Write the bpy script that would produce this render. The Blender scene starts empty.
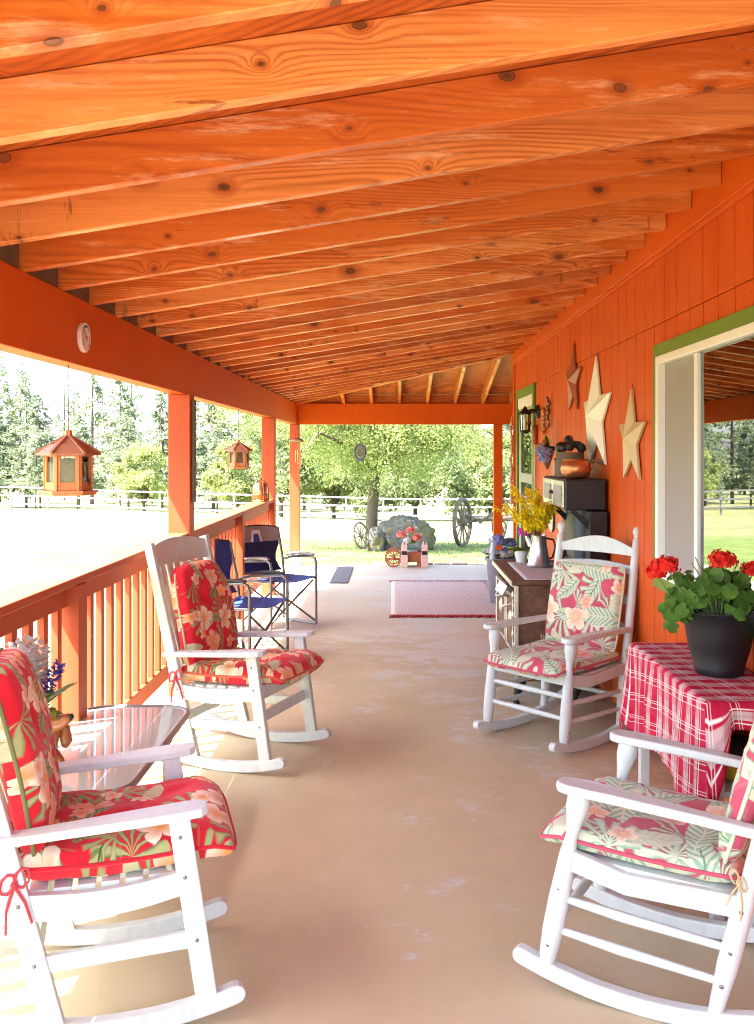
import bpy, bmesh, math, random
from mathutils import Vector, Matrix, Euler, noise
random.seed(11)
PI = math.pi
V = Vector
scene = bpy.context.scene
COL = scene.collection

# ------------------------------------------------------------------ node helpers
class S:
    """socket wrapper with arithmetic"""
    def __init__(s, t, k): s.t, s.k = t, k
    def _m(s, op, *a): return s.t.m(op, s, *a)
    def __add__(s, o): return s._m('ADD', o)
    def __radd__(s, o): return s._m('ADD', o)
    def __sub__(s, o): return s._m('SUBTRACT', o)
    def __rsub__(s, o): return s.t.m('SUBTRACT', o, s)
    def __mul__(s, o): return s._m('MULTIPLY', o)
    def __rmul__(s, o): return s._m('MULTIPLY', o)
    def __truediv__(s, o): return s._m('DIVIDE', o)
    def __gt__(s, o): return s._m('GREATER_THAN', o)
    def __lt__(s, o): return s._m('LESS_THAN', o)

class T:
    """material tree builder"""
    def __init__(s, name):
        s.mat = bpy.data.materials.new(name); s.mat.use_nodes = True
        s.nt = s.mat.node_tree; s.n = s.nt.nodes; s.l = s.nt.links
        s.n.clear()
        s.out = s.n.new('ShaderNodeOutputMaterial')
    def put(s, inp, val):
        if isinstance(val, S): s.l.new(val.k, inp)
        elif isinstance(val, (tuple, list)) and inp.type == 'RGBA' and len(val) == 3: inp.default_value = (*val, 1)
        else: inp.default_value = val
    def m(s, op, *a):
        n = s.n.new('ShaderNodeMath'); n.operation = op
        for i, x in enumerate(a): s.put(n.inputs[i], x)
        return S(s, n.outputs[0])
    def ss(s, x, lo, hi):
        n = s.n.new('ShaderNodeMapRange'); n.interpolation_type = 'SMOOTHSTEP'
        s.put(n.inputs[0], x); n.inputs[1].default_value = lo; n.inputs[2].default_value = hi
        n.inputs[3].default_value = 0; n.inputs[4].default_value = 1
        if lo > hi:
            n.inputs[1].default_value = hi; n.inputs[2].default_value = lo
            n.inputs[3].default_value = 1; n.inputs[4].default_value = 0
        return S(s, n.outputs[0])
    def coord(s, kind='Object'):
        n = s.n.new('ShaderNodeTexCoord'); return S(s, n.outputs[kind])
    def rnd(s):
        n = s.n.new('ShaderNodeObjectInfo'); return S(s, n.outputs['Random'])
    def sep(s, v):
        n = s.n.new('ShaderNodeSeparateXYZ'); s.put(n.inputs[0], v); return [S(s, o) for o in n.outputs]
    def comb(s, x=0.0, y=0.0, z=0.0):
        n = s.n.new('ShaderNodeCombineXYZ')
        for i, a in enumerate((x, y, z)): s.put(n.inputs[i], a)
        return S(s, n.outputs[0])
    def noise(s, v, scale=5, detail=3, rough=.5, dist=0.0):
        n = s.n.new('ShaderNodeTexNoise'); s.put(n.inputs['Vector'], v)
        n.inputs['Scale'].default_value = scale; n.inputs['Detail'].default_value = detail
        n.inputs['Roughness'].default_value = rough; n.inputs['Distortion'].default_value = dist
        return S(s, n.outputs['Fac'])
    def voro(s, v, scale=1, dims='2D', rand=1.0, feature='F1'):
        n = s.n.new('ShaderNodeTexVoronoi'); n.voronoi_dimensions = dims; n.feature = feature
        s.put(n.inputs['Vector'], v); n.inputs['Scale'].default_value = scale
        n.inputs['Randomness'].default_value = rand
        return S(s, n.outputs['Distance']), (S(s, n.outputs['Color']) if feature == 'F1' else None), (S(s, n.outputs['Position']) if feature == 'F1' else None)
    def mix(s, f, a, b, blend='MIX'):
        n = s.n.new('ShaderNodeMix'); n.data_type = 'RGBA'; n.blend_type = blend
        s.put(n.inputs[0], f); s.put(n.inputs[6], a); s.put(n.inputs[7], b)
        return S(s, n.outputs[2])
    def bump(s, h, strength=.3, dist=.01):
        n = s.n.new('ShaderNodeBump'); s.put(n.inputs['Height'], h)
        n.inputs['Strength'].default_value = strength; n.inputs['Distance'].default_value = dist
        return S(s, n.outputs[0])
    def bsdf(s, color, rough=.5, normal=None, metallic=0.0, spec=.5, trans=0.0, alpha=1.0, coat=0.0, ior=1.5, sheen=0.0):
        n = s.n.new('ShaderNodeBsdfPrincipled')
        s.put(n.inputs['Base Color'], color); s.put(n.inputs['Roughness'], rough); s.put(n.inputs['Metallic'], metallic)
        n.inputs['Specular IOR Level'].default_value = spec; n.inputs['IOR'].default_value = ior
        n.inputs['Transmission Weight'].default_value = trans; s.put(n.inputs['Alpha'], alpha)
        n.inputs['Coat Weight'].default_value = coat; n.inputs['Sheen Weight'].default_value = sheen
        if normal is not None: s.put(n.inputs['Normal'], normal)
        return S(s, n.outputs[0])
    def add(s, kind, **kw):
        n = s.n.new(kind)
        for k, v in kw.items(): s.put(n.inputs[k], v)
        return S(s, n.outputs[0])
    def mixsh(s, f, a, b):
        n = s.n.new('ShaderNodeMixShader'); s.put(n.inputs[0], f); s.l.new(a.k, n.inputs[1]); s.l.new(b.k, n.inputs[2])
        return S(s, n.outputs[0])
    def done(s, sh):
        s.l.new(sh.k, s.out.inputs[0]); return s.mat

def simple(name, col, rough=.5, metallic=0.0, var=.12, nscale=6, bump=0.0, bscale=40, spec=.5, coat=0.0):
    t = T(name); p = t.coord()
    n = t.noise(p, nscale, 4, .6)
    f = (n - .5) * (2 * var) + 1.0
    c = t.mix(1.0, col, t.comb(f, f, f), 'MULTIPLY')
    nm = t.bump(t.noise(p, bscale, 3, .6), bump, .004) if bump else None
    r = t.noise(p, nscale * 2.3, 3) * .2 + (rough - .1)
    return t.done(t.bsdf(c, r, nm, metallic, spec, coat=coat))

def painted(name, col, col2, wear=(.6, .5, .4), wear_amt=.66, rough=.5, grain=(1, 30, 30), bump=.25, spec=.14, nails=False):
    """painted wood: brush grain, faded patches, small chips"""
    t = T(name); p = t.coord(); x, y, z = t.sep(p)
    g = t.noise(t.comb(x * grain[0], y * grain[1], z * grain[2]), 1.5, 5, .65)
    big = t.noise(p, 1.3, 4, .6)
    c = t.mix(t.ss(big, .35, .7), col, col2)
    f = (g - .5) * .35 + 1.0
    c = t.mix(1.0, c, t.comb(f, f, f), 'MULTIPLY')
    if nails:
        fy = t.m('FRACT', (y - 3.714) / .2032); fz = t.m('FRACT', z / .41 + .2)
        ey = t.m('MINIMUM', t.m('ABSOLUTE', fy - .13), t.m('ABSOLUTE', fy - .87)) * .2032
        ez = t.m('ABSOLUTE', fz - .5) * .41
        dn = t.m('SQRT', ey * ey + ez * ez)
        c = t.mix(t.ss(dn, .0075, .0045) * .65, c, (.20, .035, .008))
        streak = t.noise(t.comb(0.0, y * 26.0, z * .7), 1.0, 4, .7)
        c = t.mix(t.ss(streak, .52, .72) * .28, c, tuple(k * .6 for k in col))
        c = t.mix(t.ss(z, .55, .05) * t.ss(g, .35, .65) * .35, c, (.40, .13, .05))
    chip = t.ss(t.noise(p, 26, 4, .7), wear_amt, wear_amt + .04)
    c = t.mix(chip * .6, c, wear)
    return t.done(t.bsdf(c, (g * .25) + (rough - .12), t.bump(g, bump, .004), spec=spec))

def pine(name, dark, mid, light, axis='x', knot=(.10, .03, .01), rough=.42, coat=.15, stain_glare=True):
    t = T(name); x, y, z = t.sep(t.coord()); r = t.rnd()
    if axis == 'y': x, y = y, x
    if axis == 'z': x, z = z, x
    x = x + r * 37.0; z = z + r * 11.3 + y * .35
    wx = (t.noise(t.comb(x * 28.0, z * 28.0, r * 3.0), 1.0, 2) - .5) * .05
    dist, vc, vp = t.voro(t.comb(x * 3.0 + wx, z * 4.6 - wx, 0.0), 1.0, '2D', 1.0)
    cr, cr2, cr3 = t.sep(vc)
    has = (cr > .08)
    kr = t.m('POWER', cr2, 2.0) * .048 + .020
    hal = t.m('POWER', 2.7, dist * -13.0) * has
    warp = t.noise(t.comb(x * .42, z * 3.0, r * 9.0), 1.0, 2, .4)
    jit = t.noise(t.comb(x * 3.0, z * 60.0, r * 4.0), 1.0, 3, .6)
    ring = z * 210.0 + warp * 95.0 + hal * 26.0 + jit * 2.6
    line = t.m('SINE', ring * 1.5) * .5 + .5
    line = t.m('POWER', line, 2.2) * t.ss(t.noise(t.comb(x * .9, z * 6.0, r * 6.0), 1.0, 3), .36, .62)
    fine = t.noise(t.comb(x * 2.5, y * 190.0, z * 190.0), 1.0, 4, .75)
    mid_ = t.noise(t.comb(x * .8, y * 40.0, z * 46.0), 1.0, 3, .6)
    blot = t.noise(t.comb(x * 1.1, z * 5.5, r * 5.0), 1.3, 6, .68)
    c = t.mix(t.ss(blot + (r - .5) * .30, .42, .60), mid, light)  # pale blotches: wood tone with some varnish reflection painted in
    c = t.mix(t.ss(t.m('FRACT', r * 7.3), .45, 1.0) * .5, c, dark)
    c = t.mix(line * .62, c, dark)
    c = t.mix(t.ss(mid_, .45, .68) * .30, c, dark)
    c = t.mix(t.ss(fine, .48, .72) * .28, c, dark)
    if stain_glare:
        drip = t.noise(t.comb(x * 9.0, z * 1.6, r * 3.0), 1.0, 5, .7)
        drip = t.ss(drip, .60, .68) * t.ss(t.noise(t.comb(x * .9, r * 20.0, 0.0), 1.0, 2), .52, .62)
        c = t.mix(drip * .7, c, (.10, .032, .010))
        pat = t.noise(t.comb(x * 3.4, z * 24.0, r * 8.0), 1.0, 6, .75)
        c = t.mix(t.ss(pat, .58, .61) * t.ss(t.noise(t.comb(x * 1.1, z * 2.0, r * 31.0), 1.0, 2), .53, .62) * .75, c, (.24, .045, .010))
        glare = t.noise(t.comb(x * 1.8, z * 12.0, r * 2.0), 1.0, 6, .74)  # pinkish-white patches: varnish glare painted into the wood colour
        c = t.mix(t.ss(glare, .56, .70) * .5, c, (.86, .54, .32))
    kq = dist / kr
    c = t.mix(t.ss(kq, 3.8, 1.2) * has * .6, c, dark)
    c = t.mix(t.ss(kq, 1.15, .95) * has, c, (.22, .065, .018))
    c = t.mix(t.ss(kq, .85, .5) * has * cr3, c, knot)
    c = t.mix(t.ss(t.m('ABSOLUTE', kq - 1.0), .22, .06) * has * .8, c, knot)
    nm = t.bump(line * .3 + fine * .6, .2, .003)
    return t.done(t.bsdf(c, t.noise(t.comb(x, z, 0.0), 7, 3) * .25 + (rough - .12), nm, spec=.4, coat=coat))

def tropical(name, base, leafs, flowers, scale=6.5, leafy=1.0):
    """printed tropical cotton from UVs in metres: fronds, broad leaves and five-petal flowers"""
    t = T(name); uv = t.coord('UV'); u, v, _ = t.sep(uv); r = t.rnd()
    wob = t.noise(t.comb(u * 14.0, v * 14.0, 0.0), 1.0, 2)
    wob2 = t.noise(t.comb(u * 14.0, v * 14.0, 7.0), 1.0, 2)
    def cells(sc, off, rand=.75):
        px = (u + (wob - .5) * .02) * sc + (r * 13.0 + off); py = (v + (wob2 - .5) * .02) * sc + (r * 7.0 + off * 1.7)
        d, c, p = t.voro(t.comb(px, py, 0.0), 1.0, '2D', rand)
        qx, qy, _z = t.sep(p); c1, c2, c3 = t.sep(c)
        dx = px - qx; dy = py - qy
        th = t.m('ARCTAN2', dy, dx) + c1 * 6.283
        return d, th, c1, c2, c3
    cloth = t.noise(t.comb(u * 9.0, v * 9.0, 2.0), 1.0, 3)
    col = t.mix(t.ss(cloth, .3, .75), base, tuple(min(1, b * 1.25 + .01) for b in base))
    # palm fronds
    for k, (off, sc, lc, lc2) in enumerate(((0.0, scale * .72, leafs[0], leafs[1]), (31.0, scale * .8, leafs[2], leafs[1]))):
        d, th, c1, c2, c3 = cells(sc, off)
        a = d * t.m('COSINE', th); b = t.m('ABSOLUTE', d * t.m('SINE', th))
        fan = t.m('SINE', th * 13.0)
        env = t.ss(d, .62, .54) * t.ss(t.m('COSINE', th), -.25 - .5 * max(0, leafy - .5), -.5 * max(0, leafy - .5))
        frond = env * t.ss(fan + d * -.9, -.35 - .4 * leafy, -.12 - .4 * leafy) * (c2 > (.48 - .3 * leafy))
        shade = t.mix(t.ss(fan, -.3, .9), lc, lc2)
        col = t.mix(frond, col, shade)
    # broad leaves with a midrib
    d, th, c1, c2, c3 = cells(scale * .95, 57.0)
    a = d * t.m('COSINE', th); b = t.m('ABSOLUTE', d * t.m('SINE', th))
    leaf = t.ss(b + t.m('POWER', t.m('ABSOLUTE', a), 2.0) * .62, .165 + .06 * leafy, .14 + .06 * leafy) * (c2 > (.62 - .35 * leafy))
    lcol = t.mix(t.ss(t.m('SINE', (a - b) * 42.0), -.2, .6), leafs[1], leafs[2])
    lcol = t.mix(t.ss(b, .022, .012), lcol, leafs[0])
    lcol = t.mix(t.ss(c3, .4, .6), lcol, leafs[3])
    col = t.mix(leaf, col, lcol)
    if leafy > .9:
        d, th, c1, c2, c3 = cells(scale * .62, 143.0)
        a = d * t.m('COSINE', th); b = t.m('ABSOLUTE', d * t.m('SINE', th))
        leaf = t.ss(b + t.m('POWER', t.m('ABSOLUTE', a), 2.0) * .5, .20, .185) * (c2 > .3)
        lcol = t.mix(t.ss(t.m('SINE', (a - b) * 60.0), -.5, .3), leafs[2], leafs[1])
        lcol = t.mix(t.ss(b, .016, .008), lcol, leafs[3])
        col = t.mix(leaf, col, lcol)
    # flowers
    for off, sc, thr in ((83.0, scale * .78, .18 + .46 * leafy), (111.0, scale * 1.5, .55 + .22 * leafy)):
        d, th, c1, c2, c3 = cells(sc, off, .8)
        pet = t.m('ABSOLUTE', t.m('COSINE', th * 2.5))
        rad = t.m('POWER', pet, .55) * .25 + .17
        q = d / rad
        fl = t.ss(q, 1.0, .93) * (c2 > thr)
        fc = t.mix(t.ss(q, .25, .95), flowers[1], flowers[0])
        fc = t.mix(t.ss(c3, .45, .55), fc, t.mix(t.ss(q, .2, .9), flowers[3], flowers[2]))
        fc = t.mix(t.ss(pet, .3, .05) * .6, fc, flowers[1])
        fc = t.mix(t.ss(d, .085, .06), fc, flowers[4])
        col = t.mix(fl, col, fc)
    weave = t.m('SINE', u * 3000.0) * t.m('SINE', v * 3000.0)
    nm = t.bump(t.noise(t.comb(u * 18.0, v * 18.0, 0.0), 1.0, 4, .6), .5, .012)
    return t.done(t.bsdf(col, .85, nm, spec=.2, sheen=.15))

def foliage(name, a, b, trans=.45, rough=.55):
    t = T(name); p = t.coord(); r = t.rnd()
    n = t.noise(p, .9, 3, .6); n2 = t.noise(p, 14, 2, .5)
    c = t.mix(t.ss(n * .55 + n2 * .45, .36, .62), a, b)
    f = r * .35 + .82
    c = t.mix(1.0, c, t.comb(f, f, f), 'MULTIPLY')
    d = t.bsdf(c, rough, spec=.25)
    tr = t.add('ShaderNodeBsdfTranslucent', Color=c)
    return t.done(t.mixsh(trans, d, tr))

def petalmat(name, a, b, trans=.3, scale=30):
    t = T(name); p = t.coord()
    c = t.mix(t.ss(t.noise(p, scale, 2), .35, .65), a, b)
    return t.done(t.mixsh(trans, t.bsdf(c, .6, spec=.25), t.add('ShaderNodeBsdfTranslucent', Color=c)))

# ------------------------------------------------------------------ materials
M = {}
M['pine'] = pine('orange_stained_pine', (.30, .046, .006), (.64, .158, .020), (.80, .29, .075))
M['pine_y'] = pine('orange_stained_pine_lengthwise', (.32, .055, .007), (.62, .165, .02), (.77, .28, .06), axis='y')
M['ply'] = pine('stained_plywood', (.20, .03, .005), (.46, .10, .012), (.56, .15, .02), knot=(.3, .09, .03), stain_glare=False, rough=.65, coat=0.0)
M['block'] = simple('weathered_blocking', (.14, .09, .05), .8, var=.4, nscale=14, bump=.4)
M['beam'] = painted('burnt_orange_beam_paint', (.58, .085, .004), (.61, .098, .008), wear_amt=.80, grain=(12, 1, 12))
M['post'] = painted('burnt_orange_post_paint', (.43, .082, .030), (.47, .10, .042), (.75, .6, .5), .74, grain=(14, 14, 1.2))
M['rail'] = painted('burnt_orange_rail_paint', (.45, .083, .026), (.48, .10, .040), (.8, .68, .58), .70, grain=(14, 1.2, 14))
M['siding'] = painted('burnt_orange_siding_paint', (.56, .074, .004), (.60, .098, .013), (.36, .05, .01), .74, rough=.45, grain=(30, 30, 1.2), bump=.5, nails=True)
M['groove'] = simple('siding_groove', (.34, .04, .006), .7)
M['whitewood'] = painted('white_painted_wood', (.555, .61, .58), (.59, .64, .61), (.42, .37, .31), .715, rough=.40, grain=(22, 22, 5), bump=.35, spec=.4)
M['green'] = painted('green_trim_paint', (.16, .24, .035), (.12, .20, .03), (.3, .33, .12), .72, grain=(9, 9, 9))
M['vinyl'] = simple('white_vinyl', (.80, .80, .77), .35, var=.04)
M['black'] = simple('black_plastic', (.018, .018, .02), .4, var=.3)
M['iron'] = simple('black_cast_iron', (.019, .018, .018), .5, .3, var=.5, nscale=12, bump=.3)
M['pipe'] = simple('blued_stovepipe', (.035, .042, .055), .35, .5, var=.25)
M['nickel'] = simple('tarnished_nickel', (.58, .55, .47), .35, .8, var=.35, nscale=25, bump=.3, bscale=60)
M['steel'] = simple('brushed_steel', (.62, .60, .57), .3, .9, var=.15)
M['alu'] = simple('grey_tube_metal', (.20, .20, .20), .35, .8, var=.1)
M['copper'] = simple('aged_copper', (.55, .22, .09), .32, .75, var=.4, nscale=10)
M['cedar'] = pine('cedar_feeder_wood', (.38, .12, .035), (.58, .21, .06), (.66, .28, .10), axis='z', stain_glare=False, rough=.5)
M['shingle'] = simple('feeder_roof_wood', (.36, .15, .075), .6, var=.35, nscale=20)
M['redwood'] = simple('red_stained_wood', (.33, .095, .035), .55, var=.3, nscale=18)
M['rust'] = None
M['greywood'] = simple('weathered_grey_wood', (.135, .10, .068), .85, var=.45, nscale=18, bump=.5)
M['bark'] = simple('tree_bark', (.095, .066, .045), .9, var=.5, nscale=7, bump=.8, bscale=14)
M['grey'] = simple('light_grey_plastic', (.42, .41, .40), .45, var=.06)
M['greyfab'] = simple('grey_mesh_fabric', (.33, .31, .31), .8, var=.15, nscale=60)
M['navy'] = simple('navy_fabric', (.012, .022, .085), .8, var=.25, nscale=30)
M['blue'] = simple('royal_blue_fabric', (.028, .068, .30), .7, var=.25, nscale=20)
M['emblem'] = simple('pale_emblem_thread', (.75, .78, .85), .7)
M['seed'] = simple('bird_seed', (.36, .27, .17), .9, var=.8, nscale=140)
M['bronze'] = simple('bronze_metal', (.22, .13, .07), .4, .6)
M['rimgrey'] = simple('grey_table_rim', (.30, .29, .27), .4, .4)
M['ceramic'] = simple('brown_glazed_ceramic', (.42, .15, .045), .22, var=.35, nscale=12)
M['terra'] = simple('terracotta', (.45, .18, .09), .7)
M['whiteplastic'] = simple('white_enamel', (.78, .77, .74), .3, var=.05)
M['red'] = simple('red_plastic', (.6, .02, .02), .4)
M['dial'] = simple('dial_face', (.78, .76, .72), .5, var=.08, nscale=30)
M['planter'] = simple('grey_resin_planter', (.17, .16, .18), .6, var=.25)
M['soil'] = simple('potting_soil', (.03, .022, .016), .95, var=.6, nscale=50, bump=.6)
M['rib_red'] = simple('red_tie_ribbon', (.50, .04, .05), .8, var=.4, nscale=60)
M['rib_tan'] = simple('tan_tie_cord', (.50, .36, .18), .8, var=.4, nscale=60)
M['tan'] = simple('tan_star_paint', (.55, .44, .25), .5, var=.1, nscale=8)
M['cream'] = simple('cream_star_paint', (.80, .83, .76), .45, var=.06, nscale=8)
M['ruststar'] = simple('rust_red_star_paint', (.32, .075, .035), .5, var=.3, nscale=10)
M['rope'] = simple('beige_cord', (.6, .48, .33), .9)
M['mat'] = simple('dark_grey_strip', (.09, .09, .10), .95, var=.3, nscale=80, bump=.5)
M['stone'] = simple('grey_stone', (.13, .125, .12), .9, var=.4, nscale=9, bump=.7, bscale=16)
M['edging'] = simple('concrete_edging_block', (.34, .25, .20), .9, var=.35, nscale=12, bump=.5)
M['fence'] = simple('pale_rail_paint', (.19, .19, .18), .7, var=.15)
M['fencepost'] = simple('dull_fence_post', (.26, .26, .24), .8, var=.2)
M['yellow'] = petalmat('yellow_petals', (.95, .80, .012), (.96, .84, .04), .3)
M['redpetal'] = petalmat('scarlet_petals', (.70, .012, .012), (.78, .035, .015))
M['pinkpetal'] = petalmat('coral_pink_petals', (.75, .16, .13), (.80, .30, .25))
M['magenta'] = petalmat('magenta_petals', (.55, .05, .35), (.62, .14, .42))
M['bluepetal'] = petalmat('lavender_blue_petals', (.25, .32, .65), (.42, .48, .74))
M['deepblue'] = petalmat('deep_blue_petals', (.08, .12, .52), (.18, .22, .62))
M['whitepetal'] = petalmat('white_petals', (.80, .79, .77), (.72, .72, .70))
M['leaf'] = foliage('garden_leaves', (.05, .14, .015), (.16, .30, .04), .3)
M['limeleaf'] = foliage('lime_leaves', (.22, .34, .05), (.34, .42, .08), .35)
M['stem'] = simple('green_stem', (.12, .20, .05), .7)
M['twig'] = simple('brown_twig', (.16, .10, .05), .8)
M['conifer'] = foliage('conifer_needles', (.17, .22, .12), (.26, .30, .16), .6)
M['conifer_b'] = foliage('blue_conifer_needles', (.165, .215, .13), (.24, .285, .165), .6)
M['broad'] = foliage('broadleaf_foliage', (.20, .25, .08), (.31, .35, .13), .55)
M['bush'] = foliage('bush_foliage', (.18, .23, .10), (.27, .32, .14), .55)
M['willow'] = foliage('yard_tree_foliage', (.23, .29, .085), (.35, .40, .15), .6)

def make_rust():
    t = T('rusty_stove_iron'); p = t.coord()
    a = t.noise(p, 9, 5, .7); b = t.noise(p, 45, 4, .65)
    c = t.mix(t.ss(a, .35, .68), (.115, .052, .026), (.20, .10, .055))
    c = t.mix(t.ss(b, .55, .75) * .7, c, (.055, .03, .02))
    return t.done(t.bsdf(c, .6, t.bump(b, .35, .003), .25, .4))
M['rust'] = make_rust()

def make_floor():
    t = T('worn_tan_floor_paint'); p = t.coord(); x, y, z = t.sep(p)
    big = t.noise(p, .7, 4, .6); mid = t.noise(t.comb(x * 1.0, y * .8, z), 3.5, 5, .65)
    c = t.mix(t.ss(big, .3, .7), (.50, .42, .262), (.56, .48, .31))
    c = t.mix(t.ss(mid, .3, .8) * .5, c, (.40, .34, .21))
    # worn patches down to grey concrete, in a band along the middle and more towards the far end
    w = t.noise(t.comb(x * 1.3, y * 1.7, 3.0), 1.5, 9, .78)
    side = t.ss(t.m('ABSOLUTE', x - .35), 1.25, .2)
    w = w + side * .10 + t.ss(y, 4.0, 9.0) * .07 + t.ss(y, 2.6, 4.6) * .05 - .045
    c = t.mix(t.ss(w, .652, .682) * t.ss(t.noise(t.comb(x * 9.0, y * 22.0, 0.0), 1.0, 4, .8), .34, .5) * .85, c, (.53, .555, .49))
    far = t.ss(y, 7.0, 10.0)
    c = t.mix(far * .55, c, t.mix(t.ss(mid, .3, .7), (.42, .375, .30), (.48, .435, .36)))
    sc = t.noise(t.comb(x * 4.0, y * 30.0, 1.0), 1.2, 4, .7)
    c = t.mix(t.ss(sc, .67, .72) * .35, c, (.42, .36, .32))
    spk = t.noise(p, 85, 3, .7)
    c = t.mix(t.ss(spk, .70, .74) * .6, c, (.13, .07, .04))
    sc2 = t.noise(t.comb(x * 26.0 + y * 9.0, y * 3.0, 2.0), 1.3, 5, .75)
    c = t.mix(t.ss(sc2, .64, .72) * .22, c, (.20, .13, .085))
    grit = t.noise(p, 190, 2, .8)
    c = t.mix(t.ss(grit, .56, .8) * .35, c, (.24, .17, .12))
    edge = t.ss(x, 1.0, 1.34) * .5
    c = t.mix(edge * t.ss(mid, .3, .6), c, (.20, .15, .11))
    nm = t.bump(t.noise(p, 30, 5, .65) * .5 + t.ss(w, .675, .70) * -.5, .18, .004)
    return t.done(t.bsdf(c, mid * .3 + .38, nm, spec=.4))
M['floor'] = make_floor()

def make_pasture():
    t = T('pasture_grass'); p = t.coord(); x, y, z = t.sep(p)
    n1 = t.noise(p, .09, 4, .6); n2 = t.noise(p, 1.3, 5, .65); n3 = t.noise(p, 22, 3, .7)
    dry = t.mix(t.ss(n2, .3, .7), (.22, .22, .105), (.14, .155, .062))
    dry = t.mix(t.ss(n1, .4, .65) * .5, dry, (.24, .23, .12))
    gr = t.mix(t.ss(n2, .35, .7), (.10, .15, .04), (.18, .21, .07))
    # greener lawn round the yard tree
    d = t.m('SQRT', t.m('POWER', x * 1.15, 2.0) + t.m('POWER', y - 21.0, 2.0))
    lawn = t.ss(d + (n2 - .5) * 4.0, 13.0, 7.0)
    c = t.mix(lawn, dry, gr)
    bare = t.ss(n2 + (n1 - .5), .64, .72) * .6
    c = t.mix(bare, c, (.22, .19, .13))
    f = n3 * .5 + .75
    c = t.mix(1.0, c, t.comb(f, f, f), 'MULTIPLY')
    return t.done(t.bsdf(c, .95, t.bump(n3, .8, .03), spec=.1))
M['pasture'] = make_pasture()

def make_plaid():
    t = T('red_plaid_cotton'); u, v, _ = t.sep(t.coord('UV'))
    def band(x, period, lo, hi, off=0.0):
        f = t.m('FRACT', x / period + off)
        return t.ss(f, lo - .012, lo + .012) * t.ss(f, hi + .012, hi - .012)
    base = (.44, .008, .040)
    c = t.mix(band(v, .098, .48, .78), base, (.56, .38, .36))
    c = t.mix(band(v, .098, .56, .66) * .6, c, (.40, .27, .27))
    c = t.mix(band(v, .098, .83, .87), c, (.78, .70, .66))
    c = t.mix(band(v, .098, .35, .39), c, (.78, .70, .66))
    c = t.mix(band(u, .094, .40, .74) * .35, c, (.50, .03, .07))
    for a, b in ((.0, .035), (.10, .13), (.80, .83)):
        c = t.mix(band(u, .094, a, b, .05) * .65, c, (.80, .72, .66))
    w = t.noise(t.comb(u * 300.0, v * 300.0, 0.0), 1.0, 2)
    f = w * .3 + .85
    c = t.mix(1.0, c, t.comb(f, f, f), 'MULTIPLY')
    return t.done(t.bsdf(c, .85, t.bump(t.noise(t.comb(u * 7.0, v * 7.0, 0.0), 1.0, 3), .3, .01), spec=.2))
M['plaid'] = make_plaid()

def make_rug():
    t = T('woven_red_and_cream_rug'); u, v, _ = t.sep(t.coord('UV'))
    a = t.m('SINE', u * 95.0); b = t.m('SINE', v * 60.0)
    f = t.ss(a * b, .05, .3)
    c = t.mix(f, (.58, .53, .48), (.48, .33, .29))
    c = t.mix(t.ss(t.m('SINE', v * 30.0), .8, .95) * .4, c, (.66, .60, .56))
    n = t.noise(t.comb(u * 60.0, v * 60.0, 0.0), 1.0, 3)
    c = t.mix(n * .4, c, (.62, .54, .50))
    return t.done(t.bsdf(c, .95, t.bump(n, .6, .006), spec=.1))
M['rug'] = make_rug()
M['fringe'] = simple('dark_red_fringe', (.36, .03, .03), .95, var=.4, nscale=60)

def make_lace():
    t = T('grey_lace_cloth'); u, v, _ = t.sep(t.coord('UV'))
    d, _c, _p = t.voro(t.comb(u * 60.0, v * 60.0, 0.0), 1.0, '2D', .1)
    c = t.mix(t.ss(d, .25, .4), (.40, .36, .33), (.66, .61, .56))
    return t.done(t.bsdf(c, .9, spec=.15))
M['lace'] = make_lace()

def make_boulder():
    t = T('mossy_boulder'); p = t.coord(); a = t.noise(p, 2.2, 6, .65); b = t.noise(p, 9, 5, .7)
    c = t.mix(t.ss(b, .3, .7), (.085, .082, .072), (.16, .152, .13))
    c = t.mix(t.ss(a, .52, .60), c, t.mix(t.ss(b, .3, .6), (.105, .10, .03), (.16, .135, .05)))
    return t.done(t.bsdf(c, .95, t.bump(b, .9, .06), spec=.2))
M['boulder'] = make_boulder()

def make_window_glass():
    t = T('window_glass')
    fr = t.n.new('ShaderNodeFresnel'); fr.inputs[0].default_value = 3.3
    g = t.add('ShaderNodeBsdfGlossy', Color=(.93, .95, .90), Roughness=.0)
    tr = t.add('ShaderNodeBsdfTransparent', Color=(.80, .84, .74))
    return t.done(t.mixsh(S(t, fr.outputs[0]), tr, g))
M['glass'] = make_window_glass()

def make_clear():
    t = T('clear_feeder_panel')
    fr = t.n.new('ShaderNodeFresnel'); fr.inputs[0].default_value = 1.755
    g = t.add('ShaderNodeBsdfGlossy', Color=(.95, .95, .95), Roughness=.05)
    tr = t.add('ShaderNodeBsdfTransparent', Color=(.93, .93, .90))
    return t.done(t.mixsh(S(t, fr.outputs[0]), tr, g))
M['clear'] = make_clear()

def make_frost():
    t = T('frosted_table_glass')
    p = t.coord(); n = t.noise(p, 40, 2)
    fr = t.n.new('ShaderNodeFresnel'); fr.inputs[0].default_value = 1.4
    g = t.add('ShaderNodeBsdfGlossy', Color=(.95, .95, .95), Roughness=.05)
    tl = t.add('ShaderNodeBsdfTranslucent', Color=(.76, .84, .82))
    df = t.add('ShaderNodeBsdfDiffuse', Color=(.74, .84, .82))
    tr = t.add('ShaderNodeBsdfTransparent', Color=(.80, .78, .76))
    body = t.mixsh(.18, t.mixsh(.45, df, tl), tr)
    return t.done(t.mixsh(S(t, fr.outputs[0]), body, g))
M['frost'] = make_frost()

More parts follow.
